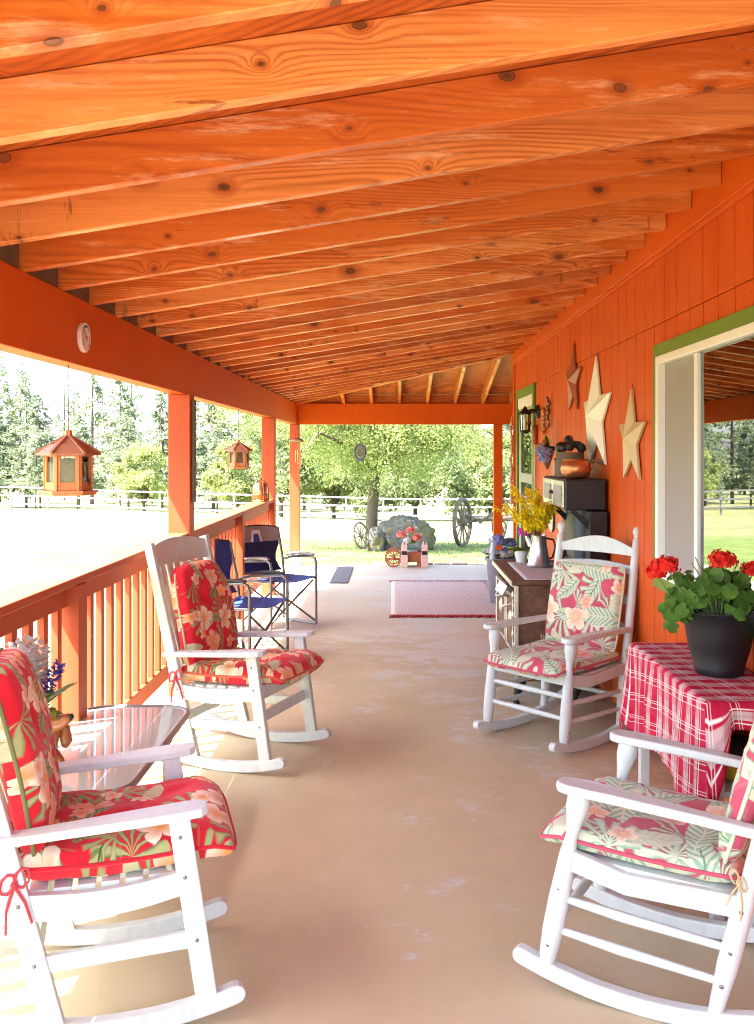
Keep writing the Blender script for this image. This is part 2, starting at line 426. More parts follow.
def make_screen():
    t = T('insect_screen')
    a = t.bsdf((.42, .40, .37), .7)
    tr = t.add('ShaderNodeBsdfTransparent', Color=(1, 1, 1))
    return t.done(t.mixsh(.42, a, tr))
M['screen'] = make_screen()

def make_curtain(name, a, b):
    t = T(name); p = t.coord(); x, y, z = t.sep(p)
    c = t.mix(t.ss(t.noise(p, 3, 2), .3, .7), a, b)
    return t.done(t.bsdf(c, .9))
M['curtain'] = make_curtain('pale_curtain', (.72, .69, .62), (.78, .75, .69))
M['olivecurtain'] = make_curtain('olive_curtain', (.16, .15, .06), (.22, .20, .08))

M['redprint'] = tropical('red_tropical_print', (.54, .010, .022),
    [(.07, .10, .025), (.36, .36, .15), (.14, .20, .05), (.50, .48, .28)],
    [(.78, .52, .34), (.85, .34, .12), (.80, .68, .50), (.70, .38, .20), (.72, .32, .06)], 7.6, .45)
M['greenprint'] = tropical('green_and_pink_tropical_print', (.45, .065, .10),
    [(.15, .26, .15), (.56, .60, .42), (.25, .40, .27), (.60, .60, .40)],
    [(.76, .38, .28), (.62, .16, .12), (.80, .66, .46), (.74, .40, .28), (.75, .55, .20)], 6.0, 1.25)

# ------------------------------------------------------------------ mesh builder
class MB:
    def __init__(s): s.v = []; s.f = []; s.u = []; s.hasuv = False
    def face(s, idx, uv=None):
        s.f.append(idx); s.u.append(uv)
        if uv: s.hasuv = True
    def add(s, vs, fs):
        o = len(s.v); s.v += [V(a) for a in vs]
        for f in fs: s.face([o + i for i in f])
        return s
    def box(s, c, d, rot=None):
        x, y, z = d[0] / 2, d[1] / 2, d[2] / 2
        vs = [V((a * x, b * y, e * z)) for a in (-1, 1) for b in (-1, 1) for e in (-1, 1)]
        if rot is not None:
            R = rot if isinstance(rot, Matrix) else Euler(rot).to_matrix()
            vs = [R @ p for p in vs]
        c = V(c)
        return s.add([p + c for p in vs], [(0, 1, 3, 2), (4, 6, 7, 5), (0, 4, 5, 1), (2, 3, 7, 6), (0, 2, 6, 4), (1, 5, 7, 3)])
    def bx(s, x0, x1, y0, y1, z0, z1):
        return s.box(((x0 + x1) / 2, (y0 + y1) / 2, (z0 + z1) / 2), (x1 - x0, y1 - y0, z1 - z0))
    def tube(s, pts, rad, n=8, cap=True, closed=False):
        pts = [V(p) for p in pts]; m = len(pts)
        if not isinstance(rad, (list, tuple)): rad = [rad] * m
        o = len(s.v); prev = None
        for i, p in enumerate(pts):
            if closed: d = pts[(i + 1) % m] - pts[i - 1]
            else: d = pts[min(i + 1, m - 1)] - pts[max(i - 1, 0)]
            d = d.normalized() if d.length > 1e-9 else V((0, 0, 1))
            if prev is None:
                a = V((0, 0, 1)) if abs(d.z) < .9 else V((1, 0, 0))
                side = d.cross(a).normalized()
            else:
                side = (prev - d * prev.dot(d))
                side = side.normalized() if side.length > 1e-6 else d.orthogonal().normalized()
            prev = side; up = d.cross(side)
            for k in range(n):
                t = 2 * PI * k / n
                s.v.append(p + (side * math.cos(t) + up * math.sin(t)) * rad[i])
        for i in range(m if closed else m - 1):
            j = (i + 1) % m
            for k in range(n):
                k2 = (k + 1) % n
                s.face([o + i * n + k, o + i * n + k2, o + j * n + k2, o + j * n + k])
        if cap and not closed:
            s.face([o + k for k in range(n)][::-1]); s.face([o + (m - 1) * n + k for k in range(n)])
        return s
    def sweep(s, pts, w, t, side):
        """rectangular section w (along side) x t swept along pts"""
        pts = [V(p) for p in pts]; m = len(pts); side = V(side).normalized(); o = len(s.v)
        ws = w if isinstance(w, (list, tuple)) else [w] * m
        ts = t if isinstance(t, (list, tuple)) else [t] * m
        for i, p in enumerate(pts):
            d = (pts[min(i + 1, m - 1)] - pts[max(i - 1, 0)]).normalized()
            nrm = d.cross(side).normalized()
            for a, b in ((-1, -1), (1, -1), (1, 1), (-1, 1)):
                s.v.append(p + side * (a * ws[i] / 2) + nrm * (b * ts[i] / 2))
        for i in range(m - 1):
            for k in range(4):
                k2 = (k + 1) % 4
                s.face([o + i * 4 + k, o + i * 4 + k2, o + i * 4 + 4 + k2, o + i * 4 + 4 + k])
        s.face([o + 3, o + 2, o + 1, o]); s.face([o + (m - 1) * 4 + k for k in range(4)])
        return s
    def lathe(s, prof, n=20, c=(0, 0, 0), mat=None, wob=None):
        o = len(s.v); c = V(c)
        for r, z in prof:
            for k in range(n):
                a = 2 * PI * k / n
                q = r * (wob(a) if wob else 1)
                p = V((q * math.cos(a), q * math.sin(a), z))
                s.v.append((mat @ p if mat else p) + c)
        for i in range(len(prof) - 1):
            for k in range(n):
                k2 = (k + 1) % n
                s.face([o + i * n + k, o + i * n + k2, o + (i + 1) * n + k2, o + (i + 1) * n + k])
        if prof[0][0] > 1e-4: s.face([o + k for k in range(n)][::-1])
        if prof[-1][0] > 1e-4: s.face([o + (len(prof) - 1) * n + k for k in range(n)])
        return s
    def prism(s, poly, fn, t0, t1):
        """poly of 2D points, fn(a, b, t) -> point; extruded t0..t1"""
        o = len(s.v); n = len(poly)
        for t in (t0, t1):
            for a, b in poly: s.v.append(V(fn(a, b, t)))
        s.face([o + k for k in range(n)][::-1]); s.face([o + n + k for k in range(n)])
        for k in range(n):
            k2 = (k + 1) % n
            s.face([o + k, o + k2, o + n + k2, o + n + k])
        return s
    def grid(s, nu, nv, fn, uvfn=None, flip=False):
        o = len(s.v)
        for i in range(nu + 1):
            for j in range(nv + 1): s.v.append(V(fn(i / nu, j / nv)))
        for i in range(nu):
            for j in range(nv):
                q = [(i, j), (i + 1, j), (i + 1, j + 1), (i, j + 1)]
                if flip: q = q[::-1]
                s.face([o + a * (nv + 1) + b for a, b in q], [uvfn(a / nu, b / nv) for a, b in q] if uvfn else None)
        return s
    def ball(s, c, r, nu=8, nv=6, sq=(1, 1, 1)):
        o = len(s.v); c = V(c)
        for i in range(nv + 1):
            ph = PI * i / nv
            for k in range(nu):
                a = 2 * PI * k / nu
                s.v.append(c + V((r * math.sin(ph) * math.cos(a) * sq[0], r * math.sin(ph) * math.sin(a) * sq[1], r * math.cos(ph) * sq[2])))
        for i in range(nv):
            for k in range(nu):
                k2 = (k + 1) % nu
                s.face([o + i * nu + k, o + (i + 1) * nu + k, o + (i + 1) * nu + k2, o + i * nu + k2])
        return s
    def leafquad(s, c, d, up, ln, w):
        """a folded leaf of 4 points in a diamond"""
        c = V(c); d = V(d).normalized(); sd = d.cross(V(up))
        sd = sd.normalized() if sd.length > 1e-5 else d.orthogonal().normalized()
        o = len(s.v)
        s.v += [c, c + d * ln * .5 + sd * w * .5, c + d * ln, c + d * ln * .5 - sd * w * .5]
        s.face([o, o + 1, o + 2, o + 3])
    def build(s, name, mat, parent=None, smooth=None, bevel=0, seg=2, sub=0):
        me = bpy.data.meshes.new(name)
        me.from_pydata([tuple(p) for p in s.v], [], s.f)
        if s.hasuv:
            ul = me.uv_layers.new(name='UVMap'); k = 0
            for f, u in zip(s.f, s.u):
                for i in range(len(f)):
                    ul.data[k].uv = u[i] if u else (0, 0); k += 1
        me.update()
        if smooth is not None:
            for p in me.polygons: p.use_smooth = True
            if smooth < 179: me.set_sharp_from_angle(angle=math.radians(smooth))
        me.materials.append(mat)
        o = bpy.data.objects.new(name, me); COL.objects.link(o)
        if parent is not None: o.parent = parent
        if bevel:
            b = o.modifiers.new('bevel', 'BEVEL'); b.width = bevel; b.segments = seg; b.limit_method = 'ANGLE'; b.angle_limit = math.radians(40)
            b.harden_normals = False
        if sub:
            m = o.modifiers.new('sub', 'SUBSURF'); m.levels = sub; m.render_levels = sub
        return o

def tag(o, label=None, cat=None, group=None, kind=None):
    if label: o['label'] = label
    if cat: o['category'] = cat
    if group: o['group'] = group
    if kind: o['kind'] = kind
    return o
def thing(name, label, cat, loc=(0, 0, 0), rz=0.0, group=None):
    o = bpy.data.objects.new(name, None); COL.objects.link(o)
    o.location = loc; o.rotation_euler = (0, 0, rz); o.empty_display_size = .1
    return tag(o, label, cat, group)
def part_empty(name, parent):
    o = bpy.data.objects.new(name, None); COL.objects.link(o); o.parent = parent; return o
def copy_tree(src, parent=None):
    c = src.copy(); COL.objects.link(c)
    if parent is not None: c.parent = parent
    for ch in list(src.children): copy_tree(ch, c)
    return c

# ------------------------------------------------------------------ overall measures (metres; camera at the origin, porch runs along +Y)
XL, XW = -1.34, 1.353          # inner face of the eave beam; face of the house wall
YC, YE = 11.15, 13.45          # house corner; front of the end posts
BB, BT = 1.934, 2.22           # beam bottom, top
RR = 2.652                     # underside of rafters at the wall
RS = (RR - BT) / (XW - XL)     # rafter pitch
RH, RT = .14, .042             # rafter height, thickness
SP = .406
XE = -1.85                     # eave edge
YB = -.1                      # unseen near end of the porch roof, shifted to tune the daylight inside
def rz_at(x): return BT + (x - XL) * RS

# ------------------------------------------------------------------ setting: ground, slab
def ground_z(x, y):
    s = max(0.0, y - 12.0)
    z = -.13 - .052 * s * (1 if s < 60 else 60 / s)
    left = min(1.0, max(0.0, -x / 20.0)) * min(1.0, max(0.0, (y - 4) / 45.0))
    z += .65 * left
    if y > 13.0 or x < -2.2 or x > 6:
        z += .05 * noise.noise(V((x * .15, y * .15, 0)))
    return z
mb = MB()
def ax(n, lo, hi, c, pw):
    out = []
    for i in range(n + 1):
        t = i / n * 2 - 1
        out.append(c + (abs(t) ** pw) * (hi - c if t > 0 else c - lo) * (1 if t > 0 else -1))
    return out
gx = ax(90, -400, 400, 0, 2.6); gy = ax(110, -300, 900, 14, 2.6)
mb.grid(90, 110, lambda u, v: (gx[round(u * 90)], gy[round(v * 110)], ground_z(gx[round(u * 90)], gy[round(v * 110)])))
tag(mb.build('pasture', M['pasture'], smooth=180), kind='structure')

mb = MB()
mb.bx(-1.62, XW + .02, .9, 11.66, -.3, 0)
mb.bx(-1.62, 6.2, 11.668, YE + .16, -.3, -.002)
tag(mb.build('porch_floor', M['floor'], bevel=.006), kind='structure')

mb = MB(); mb.bx(-3.2, 6.0, -6.0, .892, -.3, -.02)  # unseen slab, added to bounce sunlight into the porch
tag(mb.build('bounce_slab', simple('pale_concrete', (.22, .21, .18), .9, var=.15, nscale=3), bevel=.006), kind='structure')
# ------------------------------------------------------------------ the house with its porch roof
house = thing('house', 'burnt orange house with a deep covered porch of open pine rafters', 'house', (0, 0, 0))

# openings in the long wall: (y0, y1, z0, z1)
WIN = (2.72, 5.02, .935, 2.05)
DOOR = (9.56, 10.74, .0, 2.13)
def wall_boards():
    m = MB(); g0 = 3.714 - .2032 * 24; tk = .013
    y = g0
    seam = 2.222
    while y < YC:
        a, b = max(y + .006, .9), min(y + .2032 - .006, YC - .0)
        if b > a:
            cuts = sorted({a, b} | {c for c in (WIN[0], WIN[1], DOOR[0], DOOR[1]) if a < c < b})
            for c0, c1 in zip(cuts[:-1], cuts[1:]):
                mid = (c0 + c1) / 2; segs = [(0.02, seam - .002)]
                for o in (WIN, DOOR):
                    if o[0] < mid < o[1]:
                        segs = [(s0, s1) for q in segs for s0, s1 in ((q[0], o[2]), (o[3], q[1])) if s1 - s0 > .01]
                for s0, s1 in segs: m.bx(XW, XW + tk, c0, c1, s0, s1)
                m.bx(XW - .003, XW + tk, c0, c1, seam + .002, 2.9)
        y += .2032
    return m
wall_boards().build('wall', M['siding'], house, bevel=.002, seg=1)
mb = MB()   # sheathing behind the grooves, with the openings left free
x0, x1 = XW + .0135, XW + .16
def panel(y0, y1, z0, z1): mb.bx(x0, x1, y0, y1, z0, z1)
panel(.9, WIN[0], 0, 2.95); panel(WIN[1], DOOR[0], 0, 2.95); panel(DOOR[1], YC, 0, 2.95)
panel(WIN[0], WIN[1], 0, WIN[2]); panel(WIN[0], WIN[1], WIN[3], 2.95); panel(DOOR[0], DOOR[1], DOOR[3], 2.95)
mb.build('wall_sheathing', M['groove'], house)
mb = MB()   # the remaining walls of the house
mb.bx(XW + .02, 7.0, YC - .16, YC - .004, 0, 2.95); mb.bx(6.85, 7.0, .9, YC - .17, 0, 2.95); mb.bx(XW + .02, 7.0, .74, .896, 0, 2.95)
mb.bx(XW + .17, 6.84, .9, YC - .17, 2.90, 2.95); mb.bx(XW + .17, 6.84, .9, YC - .17, -.05, .0)
mb.build('outer_wall', M['siding'], house)
mb = MB(); mb.bx(XW - .02, XW + .0, YC - .09, YC + .018, .01, 2.55); mb.bx(XW - .02, XW + .10, YC, YC + .018, .01, 2.55)
mb.build('corner_board', M['beam'], house, bevel=.002, seg=1)
mb = MB(); mb.bx(XW - .04, XW - .0035, YB, YC + .02, 2.565, 2.84)
mb.sweep([(XW - .014, YB, 2.556), (XW - .014, YC + .02, 2.556)], .02, .02, (1, 0, 0))
mb.build('ledger_board', M['beam'], house, bevel=.002, seg=1)
# main house roof (only seen from other positions)
mb = MB()
mb.prism([(XW + .0, 2.96), (4.2, 4.15), (7.6, 2.9), (7.6, 2.8), (4.2, 4.03), (XW + .0, 2.86)], lambda a, b, t: (a, t, b), .6, YC + .3)
mb.build('roof', M['shingle'], house)

# beams
mb = MB(); mb.bx(XL - .10, XL, YB, YE + .14, BB, BT - .001); mb.build('beam', M['beam'], house, bevel=.004)
mb = MB(); mb.bx(XL + .002, 6.2, YE + .01, YE + .11, BB, BT - .001); mb.build('beam', M['beam'], house, bevel=.004)
# posts
PX = -1.38
for y in (1.89, 6.29, 10.70):
    mb = MB(); mb.bx(PX - .07, PX + .07, y, y + .14, .0, BB - .001); mb.build('post', M['post'], house, bevel=.004)
mb = MB(); mb.bx(PX - .06, PX + .072, YE, YE + .135, .205, BB - .001); mb.build('post', M['post'], house, bevel=.004)
mb = MB(); mb.bx(PX - .065, PX + .075, YE - .004, YE + .14, .0, .20); mb.build('post_pier', M['whitewood'], house, bevel=.006)
for x in (1.41, 5.6):
    mb = MB(); mb.bx(x - .06, x + .06, YE, YE + .12, .0, BB - .001); mb.build('post', M['beam'], house, bevel=.004)

# hip geometry: from the outer corner of the beams to the house corner
HX0, HY0, HX1, HY1 = XL, YE + .01, XW - .04, YC + .02
def hip_x(y): return HX0 + (HY0 - y) / (HY0 - HY1) * (HX1 - HX0)
# common rafters
def rafter(y, xr, xl=XE):
    m = MB()
    za, zb = rz_at(xl), rz_at(xr)
    j = random.uniform(-.004, .004)
    vs = [(xl, y + j, za), (xr, y + j, zb), (xr, y + j, zb + RH), (xl, y + j, za + RH)]
    vs += [(a, b + RT, c) for a, b, c in vs]
    m.add(vs, [(0, 1, 2, 3), (7, 6, 5, 4), (0, 4, 5, 1), (3, 2, 6, 7), (1, 5, 6, 2), (0, 3, 7, 4)])
    m.build('rafter', M['pine'], house, bevel=.003, seg=1)
y = 3.548 - SP * 10
while y < HY0 - .2:
    xr = XW - .041 if y < HY1 - .03 else hip_x(y + RT) - .03
    ya = y - (.06 if y < 2.5 else 0) - (.03 if y < 2.1 else 0)   # the nearest ones were set a little wide
    if ya > YB: rafter(ya, xr)
    y += SP
# jack rafters of the end bay, running along Y
JY = (RR - BT) / (HY0 - HY1)
def jack(x):
    yt = HY0 - (x - HX0) / (HX1 - HX0) * (HY0 - HY1) + .03 if x < HX1 else HY1
    yo = YE + .6
    m = MB()
    def q(y): return BT + (HY0 - y) * JY
    vs = [(x, yo, q(yo)), (x, yt, q(yt)), (x, yt, q(yt) + RH), (x, yo, q(yo) + RH)]
    vs += [(a + RT, b, c) for a, b, c in vs]
    m.add(vs, [(3, 2, 1, 0), (4, 5, 6, 7), (1, 5, 4, 0), (7, 6, 2, 3), (2, 6, 5, 1), (4, 7, 3, 0)])
    m.build('rafter', M['pine_y'], house, bevel=.003, seg=1)
x = -.72
while x < 5.8:
    jack(x); x += .38
mb = MB()   # hip rafter
a, b = V((HX0 - .3, HY0 + .27, BT - .06)), V((HX1, HY1, RR + .01))
mb.sweep([a + V((0, 0, .07)), b + V((0, 0, .07))], .04, .15, V((HY0 - HY1, HX1 - HX0, 0)))
mb.build('hip_rafter', M['pine'], house, bevel=.003, seg=1)
# roof deck: one tilted panel over the porch and one over the end bay
mb = MB()
d = RH + .002
def deck(poly):
    vs = [(p[0], p[1], p[2] + d) for p in poly] + [(p[0], p[1], p[2] + d + .02) for p in poly]; n = len(poly)
    mb.add(vs, [tuple(range(n))[::-1], tuple(range(n, 2 * n))] + [(k, (k + 1) % n, n + (k + 1) % n, n + k) for k in range(n)])
qz = lambda yy: BT + (HY0 - yy) * JY
deck([(XE, YB, rz_at(XE)), (XW, YB, rz_at(XW)), (XW, HY1, rz_at(XW)), (XE, HY0 + (HX0 - XE) / (HX1 - HX0) * (HY0 - HY1), rz_at(XE))])
deck([(XE, HY0 + .435, rz_at(XE) + .0015), (HX1, HY1, RR + .0015), (6.2, HY1, RR + .0015), (6.2, HY0 + .435, qz(HY0 + .435))])
mb.build('roof_deck', M['ply'], house)
mb = MB()   # blocking between rafters over the beam
y = 3.548 - SP * 10
while y < HY0 - .3:
    if y > YB: mb.bx(XL - .05, XL - .012, y + RT + .004, y + SP - .006, BT + .001, rz_at(XL - .03) + RH - .004)
    y += SP
mb.build('blocking', M['block'], house)
mb = MB(); mb.bx(XL + .05, 6.0, YE + .055, YE + .09, BT + .001, qz(YE + .09) + RH - .004); mb.build('blocking', M['ply'], house)
mb = MB(); mb.bx(XE - .025, XE - .001, YB, HY0 + .45, 2.125, 2.30); mb.build('fascia', M['beam'], house)

# window
win = part_empty('window', house)
Y0, Y1, Z0, Z1 = WIN
mb = MB(); tw, tk = .062, .022
mb.bx(XW - tk, XW - .0005, Y1, Y1 + tw, Z0 - tw, Z1 + tw)
mb.bx(XW - tk, XW - .0005, Y0 - tw, Y0, Z0 - tw, Z1 + tw)
mb.bx(XW - tk, XW - .0005, Y0, Y1, Z1, Z1 + tw); mb.bx(XW - tk, XW - .0005, Y0, Y1, Z0 - tw, Z0)
mb.build('trim', M['green'], win, bevel=.002, seg=1)
mb = MB(); fw = .042; xa, xb = XW - .028, XW + .07
YM = 4.40
mb.bx(xa, xb, Y1 - fw, Y1 - .001, Z0 + .001, Z1 - .001); mb.bx(xa, xb, Y0 + .001, Y0 + fw, Z0 + .001, Z1 - .001)
mb.bx(xa, xb, Y0 + fw, Y1 - fw, Z1 - fw, Z1 - .001); mb.bx(xa, xb, Y0 + fw, Y1 - fw, Z0 + .001, Z0 + fw)
mb.build('frame', M['vinyl'], win, bevel=.004)
mb = MB(); mb.bx(XW - .012, XW + .03, YM - .025, YM + .022, Z0 + fw + .001, Z1 - fw - .001)
mb.bx(XW + .022, XW + .05, YM + .024, Y1 - fw - .001, Z0 + fw + .001, Z0 + fw + .03); mb.bx(XW + .022, XW + .05, Y1 - fw - .03, Y1 - fw - .001, Z0 + fw + .031, Z1 - fw - .001)
mb.build('sash', M['vinyl'], win, bevel=.003)
mb = MB(); mb.bx(XW + .004, XW + .008, Y0 + fw + .001, YM - .026, Z0 + fw + .001, Z1 - fw - .001); mb.build('pane', M['glass'], win)
mb = MB(); mb.bx(XW + .012, XW + .014, YM + .023, Y1 - fw - .001, Z0 + fw + .001, Z1 - fw - .001); mb.build('insect_screen', M['screen'], win)
mb = MB()
def folds(u, v):
    yy = 4.25 + u * .95
    return (XW + .11 + .018 * math.sin(yy * 46) + .01 * math.sin(yy * 17), yy, .86 + v * 1.26)
mb.grid(90, 2, folds); mb.build('curtain', M['curtain'], win, smooth=180)
mb = MB(); mb.grid(60, 2, lambda u, v: (XW + .9 + .03 * math.sin(u * 60), 2.3 + u * 2.2, .8 + v * 1.4)); mb.build('curtain', M['olivecurtain'], win, smooth=180)

# door at the far end of the wall
door = part_empty('door', house)
y0, y1, z0, z1 = DOOR
mb = MB(); tw = .095
mb.bx(XW - .024, XW - .0005, y1, y1 + tw, .01, z1 + tw); mb.bx(XW - .024, XW - .0005, y0 - tw, y0, .01, z1 + tw); mb.bx(XW - .024, XW - .0005, y0, y1, z1, z1 + tw)
mb.build('trim', M['green'], door, bevel=.002, seg=1)
mb = MB(); mb.bx(XW - .012, XW + .06, y0 + .001, y1 - .001, z1 - .11, z1 - .001); mb.build('header', M['vinyl'], door)
mb = MB(); a, b = y0 + .02, y1 - .02
mb.bx(XW - .004, XW + .04, a, a + .16, .03, z1 - .112); mb.bx(XW - .004, XW + .04, b - .16, b, .03, z1 - .112)
mb.bx(XW - .004, XW + .04, a + .161, b - .161, z1 - .26, z1 - .112); mb.bx(XW - .004, XW + .04, a + .161, b - .161, .03, .45); mb.bx(XW - .004, XW + .04, a + .161, b - .161, 1.24, 1.34)
mb.build('leaf_frame', simple('olive_door_paint', (.30, .31, .22), .5), door, bevel=.003)
mb = MB(); mb.bx(XW + .012, XW + .018, a + .16, b - .16, .45, z1 - .26); mb.build('pane', M['glass'], door)
mb = MB(); mb.bx(XW + .10, XW + .11, y0, y1, .0, z1); mb.build('curtain', M['olivecurtain'], door)

# ------------------------------------------------------------------ porch railing
rail = thing('porch_railing', 'burnt orange porch railing with vertical balusters along the open left side', 'railing')
RY0, RY1 = 1.0, 10.70
mb = MB(); mb.bx(-1.47, -1.318, RY0, RY1 - .002, 1.012, 1.047)
o = mb.build('cap_rail', M['rail'], rail, bevel=.006)
SEG = [(1.0, 1.89), (2.03, 4.09), (4.20, 6.29), (6.43, 8.49), (8.60, 10.70)]
for a, b in SEG:
    mb = MB(); mb.bx(-1.40, -1.36, a + .001, b - .001, .925, 1.0115); mb.build('top_rail', M['rail'], rail, bevel=.003)
    mb = MB(); mb.bx(-1.405, -1.358, a + .001, b - .001, .205, .295); mb.build('bottom_rail', M['rail'], rail, bevel=.003)
for y in (4.09, 8.49):
    mb = MB(); mb.bx(-1.43, -1.312, y, y + .11, .0, 1.0115); mb.build('post', M['post'], rail, bevel=.003)
nb = 0
for a, b in SEG[1:]:
    n = round((b - a) / .162); st = (b - a) / n
    for k in range(n):
        y = a + (k + .5) * st
        mb = MB(); mb.bx(-1.391, -1.365, y - .024, y + .024, .2955, .9245); mb.build('baluster', M['post'], rail); nb += 1

# ------------------------------------------------------------------ rocking chairs
def arc_outline(xa, xb, R, h, x0=0.0, n=22):
    """runner outline in x,z: a curved board of height h with rounded ends"""
    bot = []; top = []
    for i in range(n + 1):
        x = xa + (xb - xa) * i / n
        z = R - math.sqrt(R * R - (x - x0) ** 2)
        a = math.asin((x - x0) / R)
        bot.append((x, z)); top.append((x - math.sin(a) * h, z + math.cos(a) * h))
    def cap(p, q, sgn):
        c = ((p[0] + q[0]) / 2, (p[1] + q[1]) / 2); r = h / 2
        a0 = math.atan2(p[1] - c[1], p[0] - c[0])
        return [(c[0] + r * math.cos(a0 + sgn * PI * k / 6), c[1] + r * math.sin(a0 + sgn * PI * k / 6)) for k in range(1, 6)]
    return bot + cap(bot[-1], top[-1], 1) + top[::-1] + cap(top[0], bot[0], 1)

def cushion(W, L, Tk, place, wfn=None, nu=40, nv=40, sag=0.0, seed=0, pipe=.006, tuft=1):
    """stuffed cushion; place(a, b, t) maps width, length, thickness to a point; returns body mesh and piping mesh"""
    m = MB()
    def half(sgn):
        def fn(u, v):
            a, b = u * 2 - 1, v * 2 - 1
            # rounded-corner remap
            k = 1 - .035 * (abs(a) ** 6) * (abs(b) ** 6)
            w = W / 2 * (wfn(v) if wfn else 1)
            e = max(0.0, (1 - abs(a) ** 5)) * max(0.0, (1 - abs(b) ** 5))
            th = Tk / 2 * (e ** .33)
            th *= 1 + .16 * noise.noise(V((a * 2.1 + seed, b * 2.1, seed * 1.3))) + .10 * noise.noise(V((a * 5 + seed, b * 5, 3))) - .10 * abs(noise.noise(V((a * 3.2 + seed * 2, b * 9, 7)))) ** .6
            for (ta, tb) in ([] if not tuft else [(-.38, -.35), (.38, -.35), (-.38, .35), (.38, .35)]):
                dd = (a - ta) ** 2 + (b - tb) ** 2
                th *= 1 - .28 * math.exp(-dd / .03)
            return place(a * w * k, v * L * 1.0 + (k - 1) * b * L * .5, sgn * th)
        return fn
    uvf = lambda u, v: ((u - .5) * W, v * L)
    m.grid(nu, nv, half(1), uvf)
    m.grid(nu, nv, half(-1), lambda u, v: ((u - .5) * W + 3.3, v * L + 1.7), flip=True)
    pm = MB(); loop = []
    for i in range(40):
        t = i / 40 * 4; sd = int(t); fr = t - sd
        u, v = [(fr, 0), (1, fr), (1 - fr, 1), (0, 1 - fr)][sd]
        a, b = u * 2 - 1, v * 2 - 1; k = 1 - .035 * (abs(a) ** 6) * (abs(b) ** 6)
        w = W / 2 * (wfn(v) if wfn else 1)
        loop.append(V(place(a * w * k, v * L + (k - 1) * b * L * .5, 0)))
    pm.tube(loop, pipe, 6, closed=True)
    return m, pm

def bow(parent, at, mat, s=1.0, flat=V((0, 1, 0))):
    m = MB(); at = V(at)
    sd = flat.normalized()
    for sg in (-1, 1):
        pts = []
        for i in range(9):
            t = i / 8 * 2 * PI
            pts.append(at + sd * (sg * .035 * s * (1 - math.cos(t)) / 2) + V((0, 0, .022 * s * math.sin(t) * sg)) + V((.004 * i / 8, 0, .01)))
        m.tube(pts, .0035 * s, 5)
        m.tube([at, at + sd * (.022 * sg * s) + V((.004, 0, -.05 * s)), at + sd * (.03 * sg * s) + V((.012, 0, -.10 * s))], [.004 * s, .0035 * s, .003 * s], 5)
    m.ball(at, .008 * s)
    return m.build('cushion_tie', mat, parent, smooth=60)

